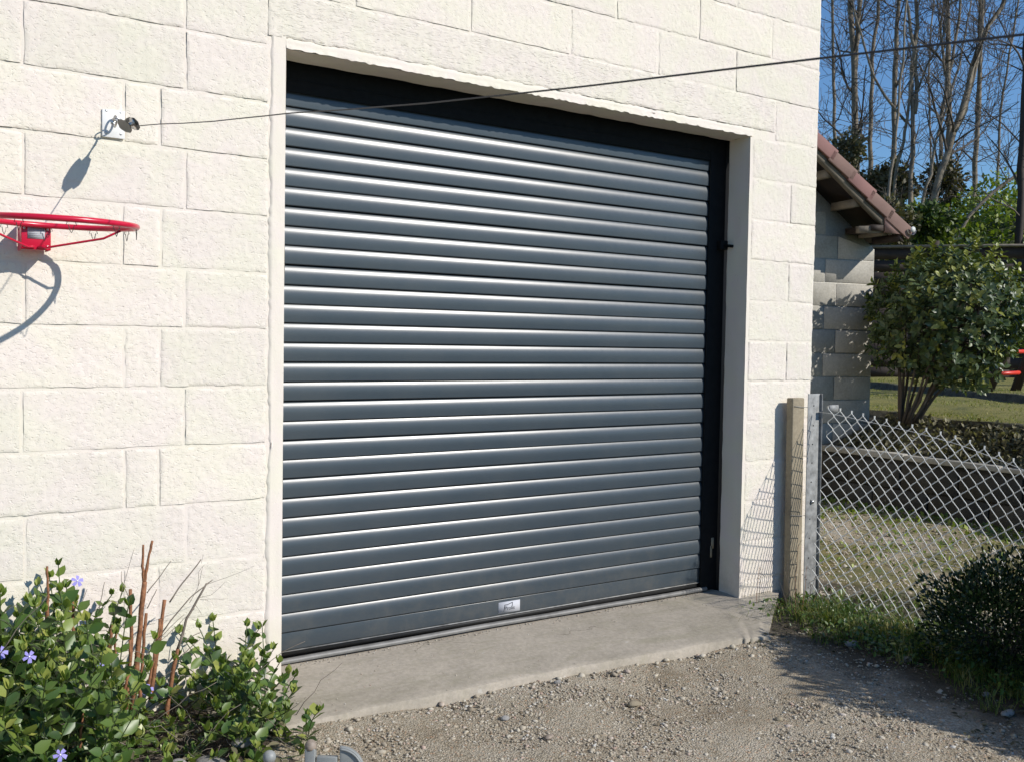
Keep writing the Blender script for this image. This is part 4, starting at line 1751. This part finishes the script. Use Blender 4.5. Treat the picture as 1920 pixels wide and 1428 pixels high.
RX = np.array([RIGHT[0], RIGHT[1], 0])
RX /= np.linalg.norm(RX)
RY = np.array([-RX[1], RX[0], 0])
c = gpt(582.5, 1400)
zt = c[2]
hw = .5 * np.linalg.norm(gpt(573, 1400) - gpt(592, 1400))
g = MB()
g.obox((c[0], c[1], (zt + GZ) / 2 - .02), RX * hw, RY * hw, (0, 0, (zt - GZ) / 2 + .02))
bevel(g.build('post', M_GATE, gate), .002)
g = MB()
g.lathe((c[0], c[1], zt + .002), (0, 0, 1), [(hw * 1.15, -.006), (hw * 1.2, 0), (hw * 1.15, .006), (hw * .9, .014), (hw * .5, .0185), (.001, .0195)], 18)
g.build('dome_cap', M_DOME, gate, smooth=True)
c2 = gpt(594.5, 1416)
c3 = gpt(633, 1412)
g = MB()
z2 = c2[2]
mid = (c2 + c3) / 2
g.obox((mid[0], mid[1], (z2 + GZ) / 2), RX * (np.linalg.norm((c3 - c2)[:2]) / 2), RY * .008, (0, 0, (z2 - GZ) / 2))
bevel(g.build('infill_plate', M_GATE, gate), .002)
a0 = gpt(637.5, 1428)
R_ = np.linalg.norm(gpt(637, 1400) - gpt(683, 1400))
V = []
ztop = gpt(637, 1397)[2]
ang = np.linspace(0, math.pi / 2, 12)
for dy in (-.007, .007):
    pr = [a0 + RX * 0 + RY * dy]
    pts_ = [np.array([*(a0[:2]), 0]) + RY * dy + RX * R_ * math.sin(q) + np.array([0, 0, ztop - R_ * (1 - math.cos(q))]) for q in ang]
    pts_.append(np.array([*(a0 + RX * R_)[:2], GZ]) + RY * dy)
    pts_.append(np.array([*a0[:2], GZ]) + RY * dy)
    V.append(pts_)
nV = len(V[0])
F1 = np.arange(nV)[None]
F2 = (np.arange(nV)[::-1] + nV)[None]
Fs = np.array([(i, i + nV, (i + 1) % nV + nV, (i + 1) % nV) for i in range(nV)])
g = MB()
g.add(np.array(V[0] + V[1]), [F1, F2, Fs])
bevel(g.build('rounded_panel', M_GATE, gate), .002)
g = MB()
P = [np.array([*(a0[:2]), 0]) - RY * .009 + RX * (R_ - .006) * math.sin(q) + np.array([0, 0, ztop - .006 - (R_ - .006) * (1 - math.cos(q))]) for q in np.linspace(.0, 1.55, 14)]
g.tube(P, .003, 6)
g.build('edge_bead', M_GATE, gate, smooth=True)
cb = gpt(505, 1418)
g = MB()
rr = .5 * np.linalg.norm(gpt(493, 1418) - gpt(518, 1418))
g.lathe(cb, (0, 0, 1), [(rr * math.sin(a), -rr * math.cos(a)) for a in np.linspace(.02, math.pi - .02, 12)], 18)
bf = g.build('ball_finial', M_GATE, gate, smooth=True)
g = MB()
g.lathe((cb[0], cb[1], GZ - .02), (0, 0, 1), [(rr * .55, 0), (rr * .55, cb[2] - rr - GZ + .02), (rr * .8, cb[2] - rr - GZ + .024)], 12)
g.build('rod', M_GATE, gate, smooth=False)


# ------------------------------------------------------------------ grasses and weeds
def blades(mb, base, hgt, wid, lean, tint, seg=3):
    n_ = len(base)
    a = RNG.random(n_) * 6.28
    side = np.stack([np.cos(a), np.sin(a), 0 * a], 1)
    dr = np.stack([-np.sin(a), np.cos(a), 0 * a], 1) * lean[:, None]
    rows = []
    for i in range(seg + 1):
        t_ = i / seg
        c = base + np.stack([0 * a, 0 * a, hgt * (t_ - .25 * t_ * t_ * np.minimum(1, lean))], 1) + dr * hgt[:, None] * t_ * t_
        w = wid * (1 - t_ * .92)
        rows.append(c - side * w[:, None])
        rows.append(c + side * w[:, None])
    V = np.stack(rows, 1)
    nv = V.shape[1]
    F = np.array([(2 * i, 2 * i + 1, 2 * i + 3, 2 * i + 2) for i in range(seg)])
    Fs = (F[None] + (np.arange(n_) * nv)[:, None, None]).reshape(-1, 4)
    mb.v.append(V.reshape(-1, 3))
    mb.f.append(Fs + mb.n)
    mb.t.append(np.repeat(tint, seg))
    mb.n += n_ * nv


g = MB()
# tufts along the fence foot and into the shade
B, Hh, Tn = [], [], []
for i in range(520):
    u = random.uniform(-.05, 1.9)
    f = FO + FU * u
    off = random.gauss(-.22, .2) if random.random() < .75 else random.uniform(-.62, -.1)
    c = f + FN * off
    if c[0] < 3.60 + .2 * random.random() or c[1] > -.02:
        continue
    k = random.randint(8, 30)
    hh = random.uniform(.03, .15)
    dry = random.random() < .3
    for _ in range(k):
        B.append((c[0] + random.gauss(0, .018), c[1] + random.gauss(0, .018), GZ - .005))
        Hh.append(hh * random.uniform(.5, 1.2))
        Tn.append(min(1, max(0, random.gauss(.8 if dry else .3, .15))))
B = np.array(B)
B[:, 1] = np.minimum(B[:, 1], -.01)
blades(g, B, np.array(Hh), np.full(len(B), .0022), RNG.uniform(.1, .9, len(B)), np.array(Tn))
g.build('weed_grass', M_GRASS, recalc=False, kind='stuff')
# broad leaved weeds at the fence foot
n_ = 9000
u = RNG.uniform(-.05, 1.8, n_)
off = RNG.normal(-.24, .20, n_)
pp = FO + FU * u[:, None] + FN * off[:, None]
pp[:, 2] = GZ + RNG.uniform(0, .07, n_)
cl = .5 + .5 * np.sin(pp[:, 0] * 9) * np.sin(pp[:, 1] * 8 + 1)
k_ = (pp[:, 0] > 3.52 + .2 * RNG.random(n_)) & (pp[:, 1] < -.02) & (RNG.random(n_) < .3 + .7 * cl)
pp = pp[k_]
n_ = len(pp)
g = MB()
leaves_mesh(g, 'oval', pp, rdir(n_) + np.array([0, 0, .5]), rdir(n_) * .5 + np.array([.1, -.3, 1]), RNG.uniform(.012, .032, n_), np.clip(RNG.normal(.45, .22, n_), 0, 1))
g.build('weed_leaves', M_VINCA, recalc=False, kind='stuff')
n_ = 5200
x = RNG.uniform(3.15, 4.6, n_)
y = RNG.uniform(-1.9, -.15, n_)
ok = (x > 3.3 + .25 * np.sin(y * 5) + .2 * RNG.random(n_)) & (RNG.random(n_) < .35 + .65 * (x > 3.6))
x, y = x[ok], y[ok]
n_ = len(x)
g = MB()
pp = np.stack([x, y, gz(x, y) + RNG.uniform(.001, .022, n_)], 1)
leaves_mesh(g, 'oval', pp, rdir(n_) * np.array([1, 1, .3]), rdir(n_) * .45 + np.array([0, 0, 1]), RNG.uniform(.010, .03, n_), np.clip(RNG.normal(.25, .25, n_), 0, 1))
g.build('leaf_litter', M_BROWNIVY, recalc=False, kind='stuff')
g = MB()
n_ = 2600
c_ = RNG.uniform(0, 1, (60, 2)) * np.array([1.2, 1.6]) + np.array([3.45, -1.8])
k_ = RNG.integers(0, 60, n_)
bx_ = c_[k_] + RNG.normal(0, .03, (n_, 2))
ok = (bx_[:, 1] < -.03) & (bx_[:, 0] > 3.3 - .2 * bx_[:, 1] * 0)
bx_ = bx_[ok]
n_ = len(bx_)
blades(g, np.stack([bx_[:, 0], bx_[:, 1], gz(bx_[:, 0], bx_[:, 1]) - .004], 1), RNG.uniform(.03, .10, n_), np.full(n_, .0018), RNG.uniform(.3, 1.2, n_), np.clip(RNG.normal(.35, .25, n_), 0, 1))
g.build('verge_grass', M_GRASS, recalc=False, kind='stuff')
# tall dry stalks by the posts
st = thing('dry_weed', 'tall dry grass stalks standing in front of the fence posts', 'weed', (3.97, -.25, GZ))
for i, (xa, ya, xb_, yb_) in enumerate([(1492, 1150, 1497, 1020), (1497, 1150, 1490, 1045), (1488, 1150, 1470, 1062), (1500, 1155, 1513, 1060), (1480, 1145, 1476, 1052), (1505, 1150, 1530, 1078),
                                        (1420, 1140, 1424, 1062), (1425, 1140, 1428, 1070), (1496, 1150, 1500, 1048), (1510, 1160, 1540, 1100), (1484, 1155, 1462, 1090), (1515, 1150, 1520, 1095)]):
    y = -.27 if xa > 1450 else -.12
    a = at_y(xa, ya, y)
    a[2] = GZ
    b = at_y(xb_, yb_, y + random.uniform(-.05, .05))
    g = MB()
    md = (a + b) / 2 + rdir(1)[0] * .01
    g.tube(resample([a, md, b], 8, .001), np.linspace(.0017, .0008, 8), 5)
    g.build('stalk', M_GREYTWIG if i % 3 else M_CANE, st, smooth=True, recalc=False)
    if i % 2:
        g = MB()
        for q in range(9):
            p = b + rdir(1)[0] * .012 + (a - b) * random.uniform(0, .25)
            g.tube([p, p + rdir(1)[0] * .012], .0012, 4)
        g.build('seed_head', M_GREYTWIG, st, recalc=False)

# low green cover beyond the fence and leaf litter on the bed
n_ = 15000
x = RNG.uniform(4.4, 7.0, n_)
y = RNG.uniform(-1.8, 3.0, n_)
f_ = np.sin(x * 2.3 + y * 1.7) * np.sin(y * 2.9 - x) * .5 + .5
near_wall = np.clip((x - 6.2) / .6, 0, 1)
ok = RNG.random(n_) < np.clip(f_ * .7 + near_wall, 0, 1) * .8
x, y = x[ok], y[ok]
n_ = len(x)
g = MB()
pp = np.stack([x, y, gz(x, y) + .004], 1)
leaves_mesh(g, 'small', pp, rdir(n_) + np.array([0, 0, .4]), rdir(n_) * .5 + np.array([0, -.3, 1]), RNG.uniform(.012, .045, n_) * (1 + .3 * (x > 6.5)), np.clip(RNG.normal(.55, .22, n_), 0, 1))
g.build('low_weeds', M_IVY, recalc=False, kind='stuff')
n_ = 9000
y = RNG.uniform(-2.5, 2.1, n_)
t_ = RNG.random(n_)
x = 7.09 + t_ * (np.maximum(lip1(y), 7.12) - 7.09)
z = -.30 + .25 * t_
g = MB()
pp = np.stack([x, y, z + RNG.uniform(0, .05, n_)], 1)
leaves_mesh(g, 'oval', pp, rdir(n_) + np.array([0, 0, .3]), rdir(n_) * .6 + np.array([0, -.2, 1]), RNG.uniform(.025, .06, n_), np.clip(RNG.normal(.6, .2, n_), 0, 1))
g.build('bed_cover', M_BROWNIVY, recalc=False, kind='stuff')
g = MB()
n_ = 26000
y = RNG.uniform(-1.5, 9, n_)
x = np.maximum(lip1(y), 7.12) + .05 + RNG.random(n_) ** 1.4 * 8
z = np.where(x > lip2(y), .125, np.where(x > (lip1(y) + lip2(y)) / 2, .035, .01))
d_ = np.linalg.norm(np.stack([x, y], 1) - CAM[:2], axis=1)
blades(g, np.stack([x, y, z], 1), RNG.uniform(.012, .035, n_), np.full(n_, .004), RNG.uniform(.3, 1.4, n_), np.clip(RNG.normal(.62, .15, n_), 0, 1), 2)
g.build('lawn_grass', M_GRASS, recalc=False, kind='stuff')

# ------------------------------------------------------------------ laurel bush
LB = at_d(1703, 778, 8.45)
lau = thing('laurel_bush', 'rounded glossy laurel bush on bare stems beside the shed', 'bush', (LB[0], LB[1], LB[2]))
LC = at_d(1782, 592, 8.3)


def bush_shape(n_, c, rad, shell=.55, rng=RNG, lump=.16, seed=0):
    d = rdir(n_)
    r = shell + (1 - shell) * rng.random(n_) ** .5
    ph = seed
    l = 1 + lump * (np.sin(d[:, 0] * 5 + ph) * np.sin(d[:, 1] * 4 + 1 + ph) + .6 * np.sin(d[:, 2] * 7 + d[:, 0] * 4 + ph))
    return c + d * (r * l)[:, None] * np.array(rad), d


ncl = 1250
cp, cd = bush_shape(ncl, LC, (.66, .64, .60), .45, lump=.10, seed=2)
pos, tip, nrm, size, tint = [], [], [], [], []
for i in range(ncl):
    d = cd[i]
    axis = d + np.array([0, 0, .55]) + rdir(1)[0] * .35
    axis /= np.linalg.norm(axis)
    u = np.cross(axis, rdir(1)[0])
    u /= np.linalg.norm(u)
    w = np.cross(axis, u)
    k = random.randint(5, 8)
    sun_k = max(0, float(np.dot(d, [.3, -.2, .9])))
    young = random.random() < .08 + .62 * max(0, d[2]) ** 1.4
    for j in range(k):
        a = j * 2.4 + random.random()
        h = .06 * (j / k)
        out = (math.cos(a) * u + math.sin(a) * w) * random.uniform(.7, 1.1) + axis * (.25 + .7 * j / k)
        pos.append(cp[i] + axis * (h - .03))
        tip.append(out)
        nrm.append(axis + rdir(1)[0] * .3)
        size.append(random.uniform(.04, .078))
        tint.append(min(1, max(0, random.gauss(.9 if young else .42, .2))))
pos, tip, nrm, size, tint = map(np.array, (pos, tip, nrm, size, tint))
foliage(lau, 'oval', M_LAUREL, pos, tip, nrm, size, tint)
for i in range(16):
    a = random.uniform(0, 6.28)
    b0 = LB + np.array([math.cos(a) * .07, math.sin(a) * .07, -.06])
    tgt = LC + np.array([math.cos(a) * .42, math.sin(a) * .42, random.uniform(-.3, .25)])
    md = b0 + (tgt - b0) * .45 + np.array([0, 0, .12])
    g = MB()
    g.tube(resample([b0, md, tgt], 9, .006), np.linspace(.014, .005, 9), 6)
    g.build('stem', M_TWIG, lau, smooth=True, recalc=False)
g = MB()
for i in range(150):
    p, d = bush_shape(1, LC, (.5, .5, .45), .3)
    p = p[0]
    q = LC + (p - LC) * .35 + np.array([0, 0, -.12])
    g.tube(resample([q, p], 5, .008), np.linspace(.006, .0025, 5), 4)
g.build('twigs', M_TWIG, lau, recalc=False, kind='stuff')

# ------------------------------------------------------------------ dark box shrubs on the right
def small_shrub(name, label, c, rad, n_, seed, nobj=0, lump=.22, size=(.014, .024)):
    root = thing(name, label, 'shrub', (c[0], c[1], GZ))
    p, d = bush_shape(n_, c, rad, .35, lump=lump, seed=seed)
    keep = p[:, 2] > GZ + .01
    p, d = p[keep], d[keep]
    m_ = len(p)
    foliage(root, 'oval', M_BOX, p, d + rdir(m_) * .7 + np.array([0, 0, .5]), d + rdir(m_) * .5, RNG.uniform(*size, m_), np.clip(RNG.normal(.5, .25, m_), 0, 1), nobj)
    g = MB()
    for i in range(26):
        dd = rdir(1)[0]
        e = np.array(c) + dd * np.array(rad) * .8
        g.tube(resample([(c[0] + dd[0] * .04, c[1] + dd[1] * .04, GZ - .02), (np.array(c) + e) / 2 - np.array([0, 0, .03]), e], 7, .006), np.linspace(.006, .002, 7), 4)
    g.build('stems', M_TWIG, root, recalc=False, kind='stuff')
    return root


c1 = at_d(1868, 1205, 4.05)
small_shrub('box_shrub', 'dark dense small leaved shrub in front of fence at right edge', np.array([c1[0], c1[1], -.53]), (.26, .27, .235), 9000, 1, 300)
small_shrub('box_shrub', 'larger dark shrub behind the small one, mostly outside right edge', np.array([4.12, -1.75, -.31]), (.37, .40, .46), 15000, 3, 0, size=(.024, .038))
small_shrub('hedge_shrub', 'dark hedge shrub outside the right edge shading the drive', np.array([4.17, -2.38, -.26]), (.45, .45, .52), 15000, 5, 0, size=(.028, .044))

# ------------------------------------------------------------------ garden beyond: play frame, board fence
pf = thing('play_frame', 'dark wooden climbing ladder frame with red rungs on the lawn', 'play frame', tuple(at_d(1850, 737, 11.2)))
l1a, l1b = at_d(1851, 738, 11.2), at_d(1893, 640, 11.2)
l2a, l2b = at_d(1903, 734, 11.4), at_d(1938, 640, 11.4)
for k, (a, b) in enumerate(((l1a, l1b), (l2a, l2b))):
    a = a.copy()
    d = b - a
    b = a + d * 2.6
    g = MB()
    g.tube([a - d * .08, b], .055, 10)
    g.build('ladder_leg', M_WOODDARK, pf, smooth=True)
for py in (701, 660, 612, 565):
    f1 = (738 - py) / 98.0
    a = l1a + (l1b - l1a) * f1
    b = l2a + (l2b - l2a) * f1
    g = MB()
    g.tube([a, b], .024, 10)
    g.build('rung', M_REDPLAY, pf, smooth=True)
g = MB()
t1, t2 = l1a + (l1b - l1a) * 2.55, l2a + (l2b - l2a) * 2.55
g.tube([(t1 + t2) / 2, (t1 + t2) / 2 + np.array([2.6, -1.4, 0])], .06, 10)
g.build('top_beam', M_WOODDARK, pf, smooth=True)
g = MB()
e = (t1 + t2) / 2 + np.array([2.5, -1.35, 0])
g.tube([e, e + np.array([.5, .6, -2.3])], .055, 10)
g.tube([e, e + np.array([-.3, -.8, -2.3])], .055, 10)
g.build('end_leg', M_WOODDARK, pf, smooth=True)

bf_ = thing('board_fence', 'dark stained horizontal board fence behind the lawn', 'fence', tuple(at_d(1800, 700, 15.0)))
fa, fb = at_d(1560, 690, 15.6), at_d(2150, 716, 14.4)
fdir = fb - fa
fl_ = np.linalg.norm(fdir[:2])
fd = np.array([fdir[0], fdir[1], 0]) / fl_
fn = np.array([-fd[1], fd[0], 0])
ztop_ = at_d(1850, 462, 14.8)[2]
z0 = .12
nb = 11
bhh = (ztop_ - z0) / nb
for i in range(nb):
    for j in range(3):
        s0, s1 = fl_ * j / 3, fl_ * (j + 1) / 3
        c = fa + fd * (s0 + s1) / 2
        g = MB()
        g.obox((c[0], c[1], z0 + (i + .5) * bhh), fd * ((s1 - s0) / 2 - .005), fn * .011, (0, 0, bhh / 2 - .006))
        g.build('board', M_WOODDARK, bf_)
for j in range(4):
    c = fa + fd * fl_ * j / 3
    g = MB()
    g.obox((c[0], c[1], (ztop_ - .3) / 2 + .1), fd * .05, fn * -.05, (0, 0, (ztop_ + .3) / 2))
    g.build('post', M_WOODDARK, bf_)
g = MB()
c = fa + fd * fl_ / 2
g.obox((c[0], c[1], ztop_ + .02), fd * fl_ / 2, fn * .06, (0, 0, .018))
g.build('capping', M_WOODGREY, bf_)


# ------------------------------------------------------------------ bare trees on the bank
def grow(mb, p, d, L, r, level, rng, up=.25, tips=None):
    """recursive branch"""
    n_ = 6 if level < 2 else 4
    P = [p]
    dd = d / np.linalg.norm(d)
    for i in range(n_):
        dd = dd + rng.normal(size=3) * .13 + np.array([0, 0, up * .22])
        dd /= np.linalg.norm(dd)
        P.append(P[-1] + dd * L / n_)
    R = np.linspace(r, max(r * .4, .0045), n_ + 1)
    mb.tube(P, R, 5 if r > .02 else 3, cap=False)
    if level >= 3:
        return
    k = [8, 6, 3][level] if level < 3 else 0
    for j in range(k):
        t_ = rng.uniform(.15, 1.0)
        i = min(n_ - 1, int(t_ * n_))
        q = P[i] + (P[i + 1] - P[i]) * (t_ * n_ - i)
        ax_ = P[i + 1] - P[i]
        ax_ /= np.linalg.norm(ax_)
        v = rng.normal(size=3)
        v -= ax_ * (v @ ax_)
        v /= np.linalg.norm(v)
        nd = ax_ * rng.uniform(.5, .9) + v * rng.uniform(.5, .9)
        grow(mb, q, nd, L * rng.uniform(.38, .62), max(.005, R[i] * rng.uniform(.45, .6)), level + 1, rng, up)


def tree(paths, depth, label, seed, limbs=16, L0=1.6, zlimb=2.2, name='bare_tree', mat=None, fork_at=None):
    rng = np.random.default_rng(seed)
    first = at_d(paths[0][0][0][0], paths[0][0][0][1], depth)
    s_ = (first - CAM) @ HD
    t_ = (first - CAM) @ HT
    root = thing(name, label, 'tree', (first[0], first[1], float(hill_z(s_, t_))), 'bare trees on the bank behind the garden')
    tw = MB()
    for k, (pts, wa, wb) in enumerate(paths):
        P = [at_d(q[0], q[1], depth + (q[2] if len(q) > 2 else 0)) for q in pts]
        if k == 0:
            P = [np.array([P[0][0], P[0][1], float(hill_z(s_, t_)) - .3])] + P
        # carry on above the frame
        dlast = P[-1] - P[-2]
        dlast = dlast / np.linalg.norm(dlast)
        dlast[2] = abs(dlast[2])
        h = 3.5 if k == 0 else 2.0
        P.append(P[-1] + (dlast * .6 + np.array([0, 0, .5])) * h * .5)
        P.append(P[-1] + np.array([dlast[0] * .4, dlast[1] * .4, .9]) * h * .6)
        n_ = 22
        Q = resample(P, n_, .012)
        ra, rb = wa * 1.1 * depth / F_PX / 2, wb * 1.05 * depth / F_PX / 2
        R = np.linspace(ra, rb * .6, n_)
        g = MB()
        g.tube(Q, R * (1 + .05 * rng.normal(size=n_)), 9)
        g.build('trunk', mat or M_BARK, root, smooth=True, recalc=False)
        nl = limbs if k == 0 else max(3, limbs // 2)
        for j in range(nl):
            i = rng.integers(3, n_ - 1)
            v = rng.normal(size=3)
            v[2] = abs(v[2]) * .6 + .35
            v /= np.linalg.norm(v)
            grow(tw, Q[i], v, L0 * rng.uniform(.6, 1.35), max(.012, R[i] * rng.uniform(.25, .45)), 1, rng)
    tw.build('branches', M_TWIG, root, recalc=False, kind='stuff')
    return root


tree([([(1605, 320), (1603, 220), (1602, 134), (1598, 70), (1594, 0)], 14, 8), ([(1602, 134), (1607, 80), (1609, 30), (1612, 0)], 10, 7)], 21.5,
     'bare tree nearest the house corner, forked above the shed roof', 1, 18)
tree([([(1631, 340), (1632, 220), (1634, 134), (1641, 70), (1648, 0)], 9, 6)], 22.5, 'slim bare tree second from the house corner', 2, 14)
tree([([(1677, 345), (1677, 220), (1679, 120), (1682, 50), (1686, 0)], 11, 6)], 21.0, 'straight bare tree third from the house corner', 3, 14)
tree([([(1706, 410), (1709, 300), (1713, 215), (1708, 165), (1712, 110), (1722, 60), (1716, 0)], 9, 5), ([(1713, 215), (1719, 160), (1717, 110), (1708, 60), (1700, 0)], 7, 5),
      ([(1673, 370), (1688, 290), (1700, 225), (1704, 180), (1712, 130)], 6, 5), ([(1696, 228), (1664, 190), (1636, 140), (1620, 80), (1600, 20)], 5, 3),
      ([(1716, 180), (1735, 130), (1758, 90), (1770, 60)], 4, 3)], 20.0,
     'twisted pair of bare stems crossing each other in the middle of the sky', 4, 12)
tree([([(1778, 420), (1779, 300), (1780, 200), (1777, 130), (1779, 60), (1776, 0)], 12, 7), ([(1765, 300), (1762, 240), (1772, 180), (1784, 120), (1795, 60), (1802, 0)], 7, 4),
      ([(1783, 170), (1770, 120), (1764, 60), (1770, 0)], 5, 4)], 21.5, 'thick bare tree with close upright stems right of the twisted pair', 5, 18)
tree([([(1742, 425), (1752, 360), (1772, 300), (1792, 240), (1812, 180), (1822, 130), (1835, 85), (1860, 40), (1885, 0)], 13, 6),
      ([(1716, 430), (1738, 350), (1752, 290), (1760, 240), (1776, 205)], 6, 4), ([(1790, 245), (1808, 215), (1820, 160), (1838, 90), (1842, 0)], 8, 5)], 19.5,
     'bare tree leaning to the right across the others', 6, 16)
tree([([(1825, 420), (1828, 320), (1834, 220), (1838, 130), (1840, 60), (1839, 0)], 10, 7)], 22.0, 'ivy speckled straight bare tree behind the leaning one', 7, 16)
tree([([(1911, 470), (1914, 380), (1918, 220), (1924, 100), (1930, 0)], 15, 11)], 17.8, 'thick dark tree trunk at the right edge of the picture', 8, 16, mat=M_WOODDARK)
tree([([(1790, 452), (1822, 402), (1862, 360), (1905, 328), (1960, 290)], 7, 4)], 18.5, 'thin dark trunk leaning far right above the green bank', 9, 10, L0=1.0)
tree([([(1645, 480), (1655, 430), (1668, 350)], 7, 5)], 17.5, 'short slanting trunk behind the shed gutter', 10, 6, L0=1.1)
tree([([(1865, 430), (1872, 300), (1880, 180), (1900, 60), (1910, 0)], 5, 3)], 24.0, 'very thin bare tree in the twig tangle left of the dark trunk', 11, 18)
tree([([(1745, 400), (1744, 260), (1742, 120), (1750, 0)], 4, 3)], 25.0, 'thin distant bare tree between the twisted pair and thick tree', 12, 12)
tree([([(1570, 400), (1566, 250), (1562, 100), (1560, 0)], 7, 5)], 23.5, 'bare tree half hidden right behind the house corner', 13, 14)


# ivy masses on the bank
def ivy(label, px, py, depth, rad, n_, mat, seed, size=(.07, .14), tmean=.5):
    c = at_d(px, py, depth)
    root = thing('ivy_clump', label, 'ivy', (c[0], c[1], c[2] - rad[2]), 'ivy clumps among the tree trunks')
    p, d = bush_shape(n_, c, rad, .2, lump=.3, seed=seed)
    g = MB()
    leaves_mesh(g, 'small', p, d + rdir(n_), d + rdir(n_) * .8, RNG.uniform(*size, n_), np.clip(RNG.normal(tmean, .22, n_), 0, 1))
    g.build('foliage', mat, root, recalc=False, kind='stuff')


ivy('brownish ivy clump at the foot of the tree nearest the shed roof', 1590, 285, 20.8, (.34, .34, .36), 1100, M_BROWNIVY, 1)
ivy('wide dark ivy clump behind the shed roof', 1668, 350, 20.5, (.5, .5, .42), 2600, M_BROWNIVY, 2, tmean=.35)
ivy('dark ivy wrapped round the thick tree foot', 1770, 345, 20.8, (.38, .4, .5), 1500, M_BROWNIVY, 3, tmean=.2)
ivy('dry scrub between the shed gutter and laurel bush', 1655, 425, 17.6, (.5, .45, .5), 3200, M_BROWNIVY, 4, tmean=.4)
ivy('dark scrub above the laurel bush', 1735, 415, 18.3, (.6, .5, .3), 2200, M_IVY, 5, tmean=.25)
# bank cover
n_ = 60000
s_ = RNG.uniform(16.8, 24.5, n_)
t_ = RNG.uniform(-9, 9, n_)
z = hill_z(s_, t_)
lumpy = .40 * (np.sin(s_ * 2.1 + t_ * 1.3) * np.sin(t_ * 2.2 - s_)) + .3
pp = CAM * np.array([1, 1, 0]) + s_[:, None] * HD + t_[:, None] * HT
pp[:, 2] = z + RNG.random(n_) ** .7 * (.25 + lumpy)
g = MB()
bright = np.clip((t_ - 0) / 3, 0, 1) * .15
leaves_mesh(g, 'small', pp, rdir(n_) + np.array([0, 0, .3]), rdir(n_) * .7 + np.array([.3, -.5, .7]), RNG.uniform(.07, .15, n_), np.clip(RNG.normal(.72, .22, n_) + bright, 0, 1))
g.build('bank_cover', M_IVY, recalc=False, kind='stuff')
